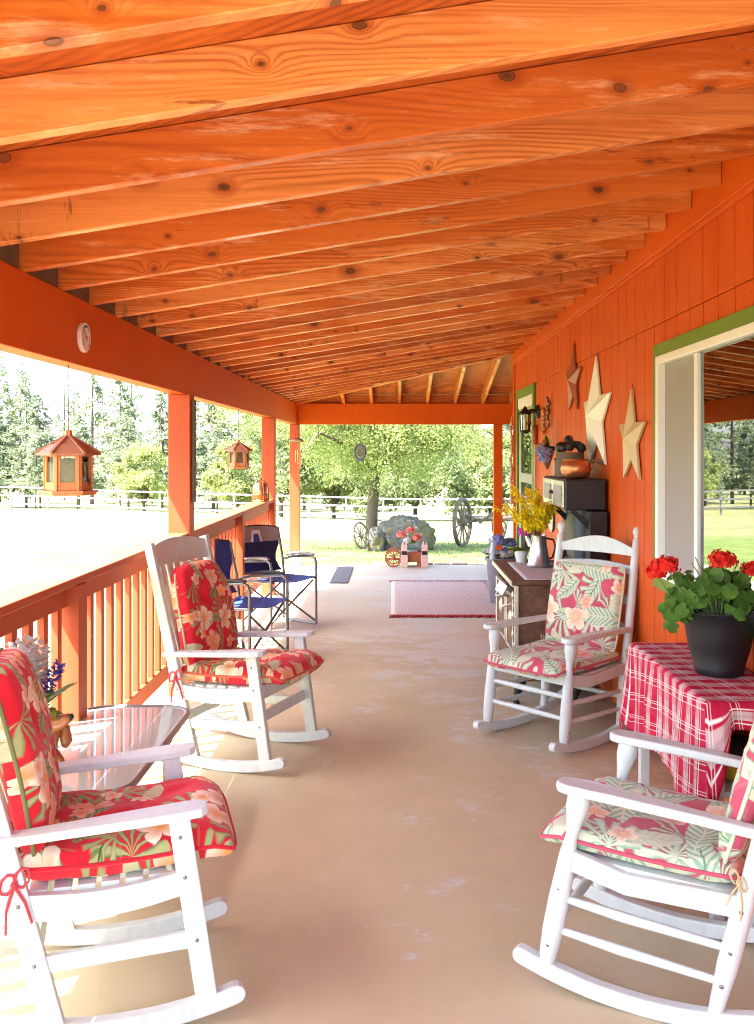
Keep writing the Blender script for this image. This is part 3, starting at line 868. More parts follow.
def kid(t, name, k): return [c for c in t.children if c.name.startswith(name)][k]
def screw(parent, at):
    m = MB(); m.ball(at, .006, 8, 6, (1, .45, 1)); return m.build('screw', M['alu'], parent, smooth=180)
def mission_rocker(label, loc, rz, fab, seed):
    t = thing('rocking_chair', label, 'rocking chair', loc, rz, 'white rocking chairs on the porch')
    W = M['whitewood']; hy = .265
    FB, RB = .26, -.14      # leg feet
    post = lambda z: RB - .01 - (z - .06) * .245
    for sy in (-1, 1):
        y = sy * hy
        m = MB(); m.prism(arc_outline(-.43, .345, 1.15, .05, .02), lambda a, b, c: (a, c, b), y - .0195, y + .0195)
        m.build('rocker', W, t, bevel=.004)
        m = MB(); m.sweep([(FB, y, .045), (FB - .042, y, .33), (FB - .08, y, .585)], .034, .058, (0, 1, 0)); m.build('front_leg', W, t, bevel=.004)
        m = MB(); m.sweep([(RB, y, .045), (post(.4), y, .40), (post(1.10), y, 1.10)], .034, [.055, .062, .045], (0, 1, 0)); m.build('back_post', W, t, bevel=.004)
        # arm board
        out = []
        n = 10
        pl = [(-.30, .028), (-.10, .034), (.10, .044), (.20, .046), (.24, .040), (.258, .022)]
        poly = [(a, b) for a, b in pl] + [(a, -b) for a, b in pl[::-1]]
        m = MB(); yc = y + sy * .012
        m.prism(poly, lambda a, b, c: (a, yc + b, .597 + (a - .3) * .075 + .012 * (a - .0) ** 2 + c), -.012, .012); m.build('armrest', W, t, bevel=.004)
        # scooped seat rail
        up = []; lo = []
        for i in range(13):
            u = i / 12; x = post(.38) + .02 + u * (FB - .06 - post(.38) - .02)
            dz = -.018 * math.sin(u * PI) + .022 * u
            up.append((x, .405 + dz)); lo.append((x, .335 + dz * 1.2))
        m = MB(); m.prism(up + lo[::-1], lambda a, b, c: (a, c, b), y - .013, y + .013); m.build('seat_rail', W, t, bevel=.003)
        m = MB(); m.sweep([(post(.22) + .02, y, .215), (FB - .04, y, .235)], .022, .045, (0, 1, 0)); m.build('stretcher', W, t, bevel=.003)
    m = MB(); m.sweep([(FB - .045, -hy + .018, .27), (FB - .045, hy - .018, .27)], .022, .05, (1, 0, .2)); m.build('stretcher', W, t, bevel=.003)
    m = MB(); m.sweep([(post(.25) + .01, -hy + .018, .25), (post(.25) + .01, hy - .018, .25)], .022, .045, (1, 0, .2)); m.build('stretcher', W, t, bevel=.003)
    m = MB(); m.sweep([(FB - .06, -hy + .018, .385), (FB - .06, hy - .018, .385)], .024, .07, (1, 0, 0)); m.build('seat_rail', W, t, bevel=.003)
    m = MB()
    for k in range(7):
        x = post(.4) + .05 + k * .062
        m.bx(x - .024, x + .024, -hy + .015, hy - .015, .395 + .006 * (k - 3) / 3, .41 + .006 * (k - 3) / 3)
    m.build('seat', W, t, bevel=.003)
    # crest rail with a curved top edge, dished backwards
    m = MB(); n = 12
    def crest(u, v, o=0.0):
        y = (u * 2 - 1) * (hy - .017); z = .985 + v * (.10 + .028 * (1 - (u * 2 - 1) ** 2))
        return (post(z) - .02 * (1 - (u * 2 - 1) ** 2) + o, y, z)
    m.grid(n, 2, lambda u, v: crest(u, v, .011)); m.grid(n, 2, lambda u, v: crest(u, v, -.011), flip=True)
    m.grid(n, 1, lambda u, v: crest(u, 1, .011 - .022 * v)); m.grid(n, 1, lambda u, v: crest(u, 0, .011 - .022 * v), flip=True)
    m.build('crest_rail', W, t, smooth=50)
    for k, sy in enumerate((-1, 1)):
        for x, z in ((FB - .03, .235), (FB - .062, .41), (FB - .075, .52)): screw(kid(t, 'front_leg', k), (x, sy * (hy + .0165), z))
        for z in (.22, .38): screw(kid(t, 'back_post', k), (post(z), sy * (hy + .0165), z))
    m = MB(); m.sweep([(post(.46), -hy + .017, .46), (post(.46), hy - .017, .46)], .022, .05, (1, 0, 0)); m.build('lower_back_rail', W, t, bevel=.003)
    for k in range(6):
        y = -.185 + k * .074
        b = -.02 * (1 - (y / hy) ** 2)
        m = MB(); m.sweep([(post(.47) + .003, y, .475), (post(.75) + b * .8, y, .75), (post(.995) + b, y, 1.0)], .044, .012, (0, 1, 0)); m.build('back_slat', W, t, bevel=.002, seg=1)
    # seat cushion
    zs = .452
    cm, pm = cushion(.50, .60, .12, lambda a, b, c: (-.255 + b, a, zs + .01 + c + .02 * (b / .56) - .014 * math.sin(b / .56 * PI) - (.03 * max(0, b - .52) / .08)), seed=seed)
    c = cm.build('seat_cushion', fab, t, smooth=180); pm.build('piping', fab, c, smooth=180)
    # back cushion with a narrower rounded head
    def wf(v):
        a = 1 - .26 * (max(0, (v - .58)) / .42) ** 1.5
        return a * (1 if v < .93 else math.sqrt(max(.2, 1 - ((v - .93) / .09) ** 2)))
    base = V((-.222, 0, .475)); du = V((-.245, 0, 1)).normalized(); dn = V((1, 0, .245)).normalized()
    def pl(a, b, c):
        bend = .05 * math.sin(min(1, b / .54) * PI)
        return base + du * b + V((0, 1, 0)) * a + dn * (c + .03 + bend * .35)
    cm, pm = cushion(.48, .52, .125, pl, wf, seed=seed + 5)
    c = cm.build('back_cushion', fab, t, smooth=180); pm.build('piping', fab, c, smooth=180)
    bow(t, (post(.42) + .0, -hy - .022, .44), M['rib_red'], 1.15, V((.8, 0, .3)))
    bow(t, (post(.42) + .0, hy + .022, .44), M['rib_red'], 1.0, V((.8, 0, .3)))
    return t

def turned(pts, base, n=12):
    """turned spindle: (t along, radius factor) profile between two points"""
    return pts
def turned_rocker(label, loc, rz, fab, seed):
    t = thing('rocking_chair', label, 'rocking chair', loc, rz, 'white rocking chairs on the porch')
    W = M['whitewood']; hy = .27
    FB, RB = .28, -.19
    post = lambda z: RB - .01 - (z - .06) * .205
    def lerp(p, q, u): return V(p).lerp(V(q), u)
    for sy in (-1, 1):
        y = sy * hy
        m = MB(); m.prism(arc_outline(-.44, .36, 1.25, .048, .02), lambda a, b, c: (a, c, b), y - .02, y + .02); m.build('rocker', W, t, bevel=.006)
        # turned front leg up to the seat, then a vase-shaped arm support
        p, q = V((FB, y, .04)), V((FB - .058, y, .40))
        prof = [(0, .019), (.06, .019), (.14, .026), (.35, .031), (.6, .031), (.85, .027), (1, .025)]
        m = MB(); m.tube([lerp(p, q, u) for u, r in prof], [r for u, r in prof], 14); m.build('front_leg', W, t, smooth=60)
        p, q = V((FB - .058, y, .40)), V((FB - .088, y, .585))
        prof = [(0, .025), (.15, .020), (.3, .017), (.5, .023), (.75, .033), (.9, .033), (1, .028)]
        m = MB(); m.tube([lerp(p, q, u) for u, r in prof], [r for u, r in prof], 14); m.build('arm_support', W, t, smooth=60)
        # back post with a ball finial
        zs = [.04, .10, .2, .33, .42, .7, .95, 1.055, 1.062, 1.075, 1.09, 1.108, 1.122, 1.13]
        rs = [.018, .022, .029, .029, .024, .025, .024, .022, .015, .017, .026, .027, .018, .004]
        m = MB(); m.tube([(post(z), y, z) for z in zs], rs, 14); m.build('back_post', W, t, smooth=60)
        pl = [(post(.56) - .01, .022), (-.14, .026), (.05, .036), (.16, .044), (.225, .042), (.25, .030), (.258, .012)]
        poly = [(a, b) for a, b in pl] + [(a, -b) for a, b in pl[::-1]]
        m = MB(); m.prism(poly, lambda a, b, c: (a, y + sy * .008 + b, .598 - .055 * max(0, (.2 - a)) ** 1.1 + c), -.014, .014); m.build('armrest', W, t, bevel=.008, seg=3)
        m = MB(); m.sweep([(post(.38) + .01, y, .365), (.05, y, .352), (FB - .06, y, .385)], .03, .06, (0, 1, 0)); m.build('seat_rail', W, t, bevel=.006)
        for z in (.16, .255):
            m = MB(); m.tube([(post(z) + .01, y, z - .01), (.06, y, z), (FB - .022 - z * .06, y, z + .012)], [.011, .015, .011], 10); m.build('stretcher', W, t, smooth=60)
    for z in (.19, .30):
        m = MB(); m.tube([(FB - z * .15, -hy, z), (FB - z * .15, 0, z), (FB - z * .15, hy, z)], [.011, .016, .011], 10); m.build('stretcher', W, t, smooth=60)
    m = MB(); m.tube([(post(.21), -hy, .21), (post(.21), hy, .21)], .013, 10); m.build('stretcher', W, t, smooth=60)
    m = MB(); m.sweep([(FB - .06, -hy, .385), (FB - .06, hy, .385)], .032, .055, (1, 0, 0)); m.build('seat_rail', W, t, bevel=.006)
    m = MB(); m.bx(post(.4) + .01, FB - .05, -hy + .01, hy - .01, .372, .392); m.build('seat', W, t, bevel=.004)
    # ladder back: an arched crest and curved slats
    def ladder(z0, h, arch, name):
        m = MB()
        def fn(u, v, o=0.0):
            k = 1 - (u * 2 - 1) ** 2
            z = z0 + v * (h + arch * k ** 1.3)
            return (post(z0 + h / 2) - .035 * k + o, (u * 2 - 1) * (hy - .018), z)
        m.grid(14, 2, lambda u, v: fn(u, v, .009)); m.grid(14, 2, lambda u, v: fn(u, v, -.009), flip=True)
        m.grid(14, 1, lambda u, v: fn(u, 1, .009 - .018 * v)); m.grid(14, 1, lambda u, v: fn(u, 0, .009 - .018 * v), flip=True)
        m.build(name, W, t, smooth=50)
    ladder(.965, .045, .05, 'crest_rail'); ladder(.865, .045, .012, 'back_slat'); ladder(.70, .045, .012, 'back_slat'); ladder(.55, .045, .012, 'back_slat')
    cm, pm = cushion(.53, .575, .085, lambda a, b, c: (-.255 + b, a, .432 + c - .008 * math.sin(b / .575 * PI) + .012 * b / .575 - .02 * max(0, b - .50) / .07), seed=seed)
    c = cm.build('seat_cushion', fab, t, smooth=180); pm.build('piping', fab, c, smooth=180)
    base = V((-.225, 0, .45)); du = V((-.26, 0, 1)).normalized(); dn = V((1, 0, .26)).normalized()
    cm, pm = cushion(.50, .47, .095, lambda a, b, c: base + du * b + V((0, 1, 0)) * a + dn * (c + .02), seed=seed + 3)
    c = cm.build('back_cushion', fab, t, smooth=180); pm.build('piping', fab, c, smooth=180)
    for k, sy in enumerate((-1, 1)):
        for z in (.13, .205, .30): screw(kid(t, 'front_leg', k), (FB - (z - .04) * .16, sy * (hy + .0265), z))
        for z in (.15, .245, .36): screw(kid(t, 'back_post', k), (post(z), sy * (hy + .0275), z))
    for sy in (1, -1):
        bow(t, (post(.42) + .02, sy * (hy + .03), .435), M['rib_tan'], .8, V((.6, 0, .5)))
    return t

def settle(t, pitch, R, x0=.02):
    """roll the rocker on its runners by pitch (negative = leaning back)"""
    e = Euler((0, pitch, t.rotation_euler.z)); C = V((x0, 0, R)); Rz = Matrix.Rotation(t.rotation_euler.z, 3, 'Z')
    off = Rz @ C - e.to_matrix() @ C
    t.location = V(t.location) + off; t.rotation_euler = e
    return t
mission_rocker('white slat-back rocker with red floral cushions, nearest the camera beside the glass table', (-.835, 2.90, 0), math.radians(15), M['redprint'], 1)
mission_rocker('white slat-back rocker with red floral cushions, in front of the blue folding chairs', (-.775, 5.10, 0), math.radians(-20), M['redprint'], 9)
settle(turned_rocker('white turned-leg rocker with green and pink leafy cushions, in front of the old cookstove', (.862, 5.43, 0), math.radians(221), M['greenprint'], 4), math.radians(2.5), 1.25)
settle(turned_rocker('white turned-leg rocker with green and pink leafy cushions, nearest the camera by the plaid table', (.85, 2.97, 0), math.radians(152), M['greenprint'], 13), math.radians(-2), 1.25)

# ------------------------------------------------------------------ folding camp chairs
def camp_chair(label, loc, rz, table, lab_table=None):
    t = thing('folding_chair', label, 'folding chair', loc, rz, 'blue folding chairs by the railing')
    A = M['alu']; hy = .265
    for sy in (-1, 1):
        y = sy * hy
        pts = [(-.23, y, .02), (-.23, y, .60)]
        m = MB()
        m.tube([(.22, y, .015), (.22, y, .56), (.205, y, .605), (.16, y, .622), (-.10, y, .60), (-.20, y, .575)], .0125, 10); m.build('front_leg', A, t, smooth=60)
        m = MB(); m.tube([(-.22, y, .015), (-.21, y, .42), (-.235, y, .60), (-.30, y, .86)], .0125, 10); m.build('back_post', A, t, smooth=60)
        m = MB(); m.tube([(-.22, y, .02), (.22, y, .02)], .011, 8); m.build('base_bar', A, t, smooth=60)
        m = MB(); m.sweep([(-.17, y, .612), (-.03, y, .632), (.12, y, .642), (.19, y, .635)], [.03, .045, .046, .036], [.014, .022, .022, .016], (0, 1, 0)); m.build('armrest', M['black'] if table else M['greyfab'], t, bevel=.008)
    m = MB()
    for x in (-.18, .18):
        s = 1 if x > 0 else -1
        m.tube([(x, -hy, .05), (x, hy, .41)], .0095, 8); m.tube([(x + .02, hy, .05), (x + .02, -hy, .41)], .0095, 8)
    m.build('cross_brace', A, t, smooth=60)
    for y in (-hy + .02, hy - .02):
        m = MB(); m.tube([(-.22, y, .425), (.23, y, .435)], .012, 8); m.build('seat_bar', A, t, smooth=60)
    m = MB()
    def st(u, v): return (-.21 + u * .44, (v * 2 - 1) * (hy - .02), .440 - .028 * math.sin(v * PI) + .01 * u)
    m.grid(8, 12, st); m.grid(8, 12, lambda u, v: V(st(u, v)) - V((0, 0, .006)), flip=True)
    m.build('seat', M['blue'], t, smooth=180)
    # back: navy panel waisted in the middle, grey head panel
    bx = lambda z: -.215 - max(0, z - .45) * .20
    def bk(u, v):
        z = .47 + v * .27; w = hy - .015 - .06 * math.sin(min(1, v * 1.15) * PI) * 1.0
        return (bx(z) - .02 * (1 - (u * 2 - 1) ** 2), (u * 2 - 1) * w, z)
    m = MB(); m.grid(10, 8, bk); m.grid(10, 8, lambda u, v: V(bk(u, v)) - V((.008, 0, 0)), flip=True); m.build('backrest', M['blue'] if table else M['navy'], t, smooth=180)
    def hd(u, v):
        z = .74 + v * (.125 + .025 * (1 - (u * 2 - 1) ** 2)); w = hy - .012
        return (bx(z) - .022 * (1 - (u * 2 - 1) ** 2) + .002, (u * 2 - 1) * w, z)
    m = MB(); m.grid(10, 6, hd); m.grid(10, 6, lambda u, v: V(hd(u, v)) - V((.01, 0, 0)), flip=True); h = m.build('head_panel', M['blue'] if table else M['greyfab'], t, smooth=180)
    m = MB(); m.tube([hd(u / 10, 1) for u in range(11)], .007, 6); m.build('edge_binding', M['black'], h, smooth=60)
    if not table:
        m = MB(); xx = bx(.79) - .015
        m.prism([(-.068, .742), (-.045, .848), (.045, .848), (.068, .742), (.042, .742), (.028, .815), (-.028, .815), (-.042, .742)], lambda a, b, c: (bx(b) - .013 + c, a, b), 0, .004)
        m.build('emblem', M['emblem'], t)
        m = MB(); m.prism([(-.040, .743), (-.027, .813), (.027, .813), (.040, .743)], lambda a, b, c: (bx(b) - .013 + c, a, b), 0, .003); m.build('emblem', M['blue'], t)
    else:
        y = -hy - .02
        m = MB(); m.bx(-.20, .185, y - .018, y, .08, .37); p = m.build('side_table', M['grey'], t, bevel=.008)
        m = MB(); R = Matrix.Rotation(PI / 2, 3, 'X')
        m.lathe([(.05, 0), (.055, .006), (.045, .008), (.042, .002)], 22, (.09, y - .018, .295), R); m.build('cup_holder', M['black'], p, smooth=60)
        m = MB(); m.tube([(.0, y - .026, .115), (.15, y - .026, .205)], .012, 8); m.build('handle', M['black'], p, smooth=60)
        m = MB(); m.prism([(-.13, .29), (-.10, .33), (-.07, .29)], lambda a, b, c: (a, y - .0182 - c, b), 0, .002); m.build('emblem', M['black'], p)
        m = MB(); m.tube([(.17, y - .01, .24), (.215, y - .01, .05)], .009, 8); m.build('table_leg', M['black'], p, smooth=60)
    return t
camp_chair('blue folding camp chair with black armrests and a grey side table hanging down', (-1.13, 7.36, 0), math.radians(-24), True)
camp_chair('folding camp chair with grey head panel, navy back and blue seat', (-1.05, 8.80, 0), math.radians(-42), False)

# ------------------------------------------------------------------ glass side table with animal planter
def rrect(x0, x1, y0, y1, r, n=6, bulge=0.0):
    pts = []
    for cx, cy, a0 in ((x1 - r, y1 - r, 0), (x0 + r, y1 - r, 90), (x0 + r, y0 + r, 180), (x1 - r, y0 + r, 270)):
        for k in range(n + 1):
            a = math.radians(a0 + 90 * k / n); pts.append((cx + r * math.cos(a), cy + r * math.sin(a)))
    return pts
gt = thing('side_table', 'low side table with frosted glass top and rounded grey metal rim', 'table', (-1.125, 3.78, 0))
ol = rrect(-.235, .235, -.56, .56, .13)
mb = MB(); mb.prism([(a * .965, b * .985) for a, b in ol], lambda a, b, c: (a, b, c), .437, .445); mb.build('tabletop', M['frost'], gt)
mb = MB(); mb.tube([(a, b, .440) for a, b in ol], .013, 8, closed=True); mb.build('rim', M['rimgrey'], gt, smooth=60)
for sx in (-1, 1):
    for sy in (-1, 1):
        mb = MB(); mb.tube([(sx * .20, sy * .44, .43), (sx * .15, sy * .40, .30), (sx * .15, sy * .39, .12), (sx * .19, sy * .42, .012)], .011, 8); mb.build('leg', M['bronze'], gt, smooth=60)

pl = thing('animal_planter', 'brown glazed planter shaped like a dog holding up its black-tipped nose', 'planter', (-1.282, 3.52, .447), math.radians(-45))
pl.scale = (.88,) * 3
mb = MB()   # body bowl
mb.lathe([(.055, 0), (.075, .02), (.085, .06), (.078, .10), (.070, .115), (.062, .112)], 20); mb.build('body', M['ceramic'], pl, smooth=180)
mb = MB(); mb.tube([(.055, .02, .06), (.075, .025, .12), (.085, .03, .165)], [.035, .034, .036], 12)
mb.tube([(.06, .02, .165), (.085, .03, .175), (.13, .045, .195), (.165, .055, .212), (.178, .06, .216)], [.030, .040, .028, .020, .012], 12); mb.build('head', M['ceramic'], pl, smooth=180)
mb = MB(); mb.ball((.178, .06, .220), .013); mb.build('nose', M['black'], pl, smooth=180)
for sg in (-1, 1):
    mb = MB(); mb.tube([(.075, .03 + sg * .03, .185), (.085, .03 + sg * .05, .15), (.09, .03 + sg * .055, .10), (.085, .03 + sg * .05, .075)], [.012, .022, .026, .010], 10); mb.build('ear', M['ceramic'], pl, smooth=180)
for sg in (-1, 1):
    mb = MB(); mb.tube([(.06, sg * .04, .05), (.10, sg * .045, .03), (.125, sg * .045, .018)], [.028, .025, .018], 10); mb.build('paw', M['ceramic'], pl, smooth=180)
mb = MB(); mb.lathe([(.0, .104), (.064, .106)], 18); mb.build('soil', M['soil'], pl)

def spike(m, base, d, ln, r, n, pr):
    """flower spike of many small florets round a stalk"""
    base = V(base); d = V(d).normalized(); s1 = d.orthogonal().normalized(); s2 = d.cross(s1)
    for i in range(n):
        u = i / n; a = i * 2.4
        rr = r * (1 - .6 * u)
        c = base + d * ln * u + (s1 * math.cos(a) + s2 * math.sin(a)) * rr * .6
        o = (s1 * math.cos(a) + s2 * math.sin(a)) + d * .4
        for k in range(3):
            q = o + V((random.uniform(-.6, .6), random.uniform(-.6, .6), random.uniform(-.6, .6)))
            m.leafquad(c, q, d, pr, pr * .7)
def ribbon_leaf(m, base, d, ln, w, droop=.4, seg=5):
    """curved strap leaf"""
    p = V(base); d = V(d).normalized(); sd = d.cross(V((0, 0, 1)))
    sd = sd.normalized() if sd.length > 1e-4 else V((1, 0, 0))
    o = len(m.v)
    for i in range(seg + 1):
        u = i / seg; ww = w * math.sin(PI * (.12 + .88 * u)) ** .8 * .5 if u < 1 else .0005
        m.v += [p + sd * ww, p + V((0, 0, -.15 * ww)), p - sd * ww]
        d = (d + V((0, 0, -droop / seg))).normalized(); p = p + d * ln / seg
    for i in range(seg):
        a = o + i * 3
        m.face([a, a + 1, a + 4, a + 3]); m.face([a + 1, a + 2, a + 5, a + 4])
bq = thing('flower_bunch', 'bunch of white and blue hyacinths with lime leaves in the brown animal planter', 'flowers', (-1.305, 3.51, .62), 0)
bq.scale = (1.08,) * 3
mb = MB()
for d in ((-.75, -.05, 1), (-.25, .05, 1.2), (.22, -.08, 1.1), (-1.2, -.2, .7), (.05, -.3, .85), (-.5, -.3, 1.1), (-.05, .2, 1.3)):
    spike(mb, V((0, 0, .02)) + V(d).normalized() * .06, d, .17, .034, 60, .032)
mb.build('white_spikes', M['whitepetal'], bq)
mb = MB(); spike(mb, (.05, -.0, .09), (.6, .06, 1.0), .10, .026, 45, .022); mb.build('blue_spike', M['deepblue'], bq)
mb = MB(); spike(mb, (-.12, -.06, .05), (-.6, -.4, .6), .07, .022, 30, .022); mb.build('pink_spike', M['magenta'], bq)
mb = MB()
for i in range(22):
    a = random.uniform(0, 6.28); ribbon_leaf(mb, (random.uniform(-.02, .02), random.uniform(-.02, .02), .0), (math.cos(a) * .7, math.sin(a) * .7, 1), random.uniform(.12, .2), .045, .8)
for dd in ((.5, -.4, .5), (.3, -.6, .3), (.75, -.2, .35), (.5, -.6, .9)): ribbon_leaf(mb, (.02, -.02, .02), dd, .14, .075, 1.0)
mb.build('leaves', M['limeleaf'], bq, smooth=180)

# ------------------------------------------------------------------ plaid table, geranium, bowl
pt = thing('console_table', 'narrow white console table under a red plaid cloth by the window', 'table', (0, 0, 0))
TX0, TX1, TY0, TY1, TZ = 1.03, 1.335, 3.24, 4.27, .735
mb = MB(); mb.bx(TX0, TX1, TY0, TY1, TZ - .025, TZ); mb.build('tabletop', M['whitewood'], pt, bevel=.004)
for x in (TX0 + .04, TX1 - .03):
    for y in (TY0 + .035, TY1 - .035):
        mb = MB(); mb.bx(x - .02, x + .02, y - .02, y + .02, 0, TZ - .0255); mb.build('leg', M['whitewood'], pt, bevel=.003)
mb = MB(); mb.bx(TX0 + .03, TX1, TY0 + .02, TY1 - .02, .42, .44); mb.build('shelf', M['whitewood'], pt, bevel=.003)
cl = MB()
def cloth():
    m = MB(); e = .006
    nu, nv = 60, 70
    L0, LF, LB = .37, .085, .40   # drops: left side, front end, back end
    U = [-(L0) + (L0 + TX1 - TX0) * i / nu for i in range(nu + 1)]
    Wd = [-(LF) + (LF + TY1 - TY0 + LB) * j / nv for j in range(nv + 1)]
    def pos(u, w):
        x = TX0 + max(0, u); y = TY0 + min(max(0, w), TY1 - TY0); z = TZ + e
        dl = max(0, -u); df = max(0, -w) * (1 + 3.3 * max(0.0, 1 - max(0, u) / .07) ** .7); db = max(0, w - (TY1 - TY0))
        drop = max(dl, df, db) if min(dl, max(df, db)) == 0 else math.hypot(dl, max(df, db)) * .86
        z -= drop
        rip = .010 * math.sin(y * 13 + .7) + .006 * math.sin(y * 31) + .004 * math.sin(y * 57 + 2)
        if dl: x -= .012 + dl * .02 + rip * min(1, dl / .2) + (.10 * dl if db else 0) * 1.0
        if df: y -= .012 + df * .08 + .010 * math.sin(x * 60) * min(1, df / .05)
        if db: y += .012 + db * .05 + .012 * math.sin(x * 30) * min(1, db / .2); 
        if dl and df: x -= .0
        if not (dl or df or db): z += .0015 * math.sin(x * 40) * math.sin(y * 23)
        return (x, y, z + (.03 * math.sin(y * 5.0 + 1) * (dl / L0) if dl else 0))
    o = len(m.v)
    for u in U:
        for w in Wd: m.v.append(V(pos(u, w)))
    for i in range(nu):
        for j in range(nv):
            q = [(i, j), (i + 1, j), (i + 1, j + 1), (i, j + 1)]
            m.face([o + a * (nv + 1) + b for a, b in q], [(U[a] + Wd[b] * .12, Wd[b] + U[a] * .03) for a, b in q])
    return m
c = cloth().build('tablecloth', M['plaid'], smooth=180)
s = c.modifiers.new('solid', 'SOLIDIFY'); s.thickness = .0015; s.offset = 0
tag(c, 'red and white plaid cotton cloth draped over the narrow table', 'tablecloth')
bw = thing('lidded_bowl', 'black lidded bowl with a yellow band on the shelf under the plaid table', 'bowl', (1.17, 3.42, .441))
mb = MB(); mb.lathe([(.06, 0), (.105, .03), (.12, .07)], 24); mb.build('bowl', simple('yellow_glaze', (.55, .40, .03), .3), bw, smooth=60)
mb = MB(); mb.lathe([(.125, .071), (.128, .085), (.11, .115), (.05, .135), (.0, .138)], 24); mb.build('lid', M['black'], bw, smooth=60)

gp = thing('potted_geranium', 'black tub of red geraniums on the plaid tablecloth', 'potted plant', (1.205, 3.66, TZ + .0085))
mb = MB(); mb.lathe([(.078, 0), (.086, .004), (.094, .032), (.092, .036), (.112, .10), (.124, .17), (.129, .228), (.133, .232), (.133, .238), (.124, .238), (.120, .205)], 40)
mb.build('pot', simple('black_resin_pot', (.008, .0075, .010), .5, var=.3, nscale=5, spec=.3), gp, smooth=45)
mb = MB(); mb.lathe([(.121, .205), (.0, .215)], 24); mb.build('soil', M['soil'], gp)
def round_leaf(m, c, nrm, r, cup=.25):
    """scalloped geranium leaf"""
    c = V(c); nrm = V(nrm).normalized(); a = nrm.orthogonal().normalized(); b = nrm.cross(a)
    ph = random.uniform(0, 6.28); o = len(m.v); m.v.append(c - nrm * r * .12); n = 20
    for k in range(n):
        t = 2 * PI * k / n
        rr = r * (1 + .07 * math.cos(t * 7)) * (1 if k else .45)
        m.v.append(c + (a * math.cos(t + ph) + b * math.sin(t + ph)) * rr + nrm * (cup * r * (.3 + .3 * math.cos(2 * t + ph)) ))
    for k in range(n): m.face([o, o + 1 + k, o + 1 + (k + 1) % n])
mb = MB(); ms = MB()
random.seed(5)
for i in range(150):
    a = random.uniform(0, 6.28); rr = math.sqrt(random.random()) * .165
    hh = .25 + random.uniform(.0, .14) * (1 - (rr / .22) ** 2) + .035 * math.sin(a * 3 + 1) * rr / .16
    x = rr * math.cos(a) - .02; y = rr * math.sin(a)
    if x > .115: x = .115 - random.random() * .05
    p = V((x, y, hh)); up = V((x * 3 + random.gauss(0, .45), y * 3 + random.gauss(0, .45) - .5, .5 + random.uniform(-.3, .4)))
    round_leaf(mb, p, up, random.uniform(.013, .034), random.uniform(.05, .6))
    ms.tube([(x * .3, y * .3, .21), (x * .7 + random.gauss(0, .01), y * .7, hh - .04), p], .0022, 4, cap=False)
for k in range(14):
    a = random.uniform(0, 6.28); q = V((.1 * math.cos(a), .1 * math.sin(a), random.uniform(.30, .43)))
    ms.tube([(0, 0, .22), q * .6 + V((0, 0, .10)), q], .002, 4, cap=False)
# a stem trailing out to the left
for i in range(26):
    u = i / 25
    p = V((-.10 - .10 * u + random.uniform(-.02, .02), -.02 + random.uniform(-.045, .045), .27 + .03 * math.sin(u * PI) - .07 * u + random.uniform(-.06, .05)))
    round_leaf(mb, p, (-.5 + random.uniform(-.3, .3), -.8, .5), random.uniform(.018, .034))
mb.build('foliage', M['leaf'], gp, smooth=180); 
blooms = [((-.205, -.03, .405), .045), ((-.005, -.05, .425), .048), ((.115, -.03, .39), .035), ((-.235, .0, .375), .034)]
for c, r in blooms: ms.tube([(c[0] * .35, c[1] * .35, .22), (c[0] * .8, c[1], c[2] - .08), V(c)], .0028, 5, cap=False)
ms.build('stems', M['stem'], gp, smooth=180)
def umbel(name, c, r, mat, parent, n=70, ps=.0135):
    m = MB(); c = V(c)
    for i in range(n):
        z = 1 - 1.55 * (i + .5) / n; a = i * 2.39996
        d = V((math.sqrt(max(0, 1 - z * z)) * math.cos(a), math.sqrt(max(0, 1 - z * z)) * math.sin(a), z))
        p = c + V((d.x, d.y, d.z * .72)) * r * random.uniform(.55, 1.18)
        t1 = d.orthogonal().normalized(); t2 = d.cross(t1); ph = random.uniform(0, 6)
        for k in range(5):
            an = ph + k * 2 * PI / 5
            o = (t1 * math.cos(an) + t2 * math.sin(an)) + d * random.uniform(.1, .6)
            m.leafquad(p, o, d, ps * random.uniform(.8, 1.25), ps * .9)
    return m.build(name, mat, parent)
for c, r in blooms: umbel('bloom', c, r, M['redpetal'], gp)

# ------------------------------------------------------------------ antique cookstove
st = thing('cookstove', 'rusty antique cast iron cookstove with warming closet and stovepipe against the wall', 'stove', (0, 0, 0))
SX0, SX1, SY0, SY1, SZ = .735, 1.20, 6.05, 7.18, .775
mb = MB(); mb.bx(SX0 + .02, SX1, SY0 + .012, SY1 - .012, .15, SZ - .03); mb.build('body', M['rust'], st, bevel=.006)
mb = MB(); mb.bx(SX0 - .02, SX1 + .02, SY0 - .02, SY1 + .02, SZ - .0295, SZ); mb.build('cooktop', M['rust'], st, bevel=.008)
mb = MB(); mb.sweep([(SX0 - .022, SY0 - .022, SZ - .017), (SX0 - .022, SY1 + .02, SZ - .017)], .01, .03, (1, 0, 0)); mb.sweep([(SX0 + .011, SY0 + .002, .12), (SX0 + .011, SY0 + .002, SZ - .031)], .026, .026, (1, 0, 0))
mb.build('edge_trim', M['nickel'], st, bevel=.003)
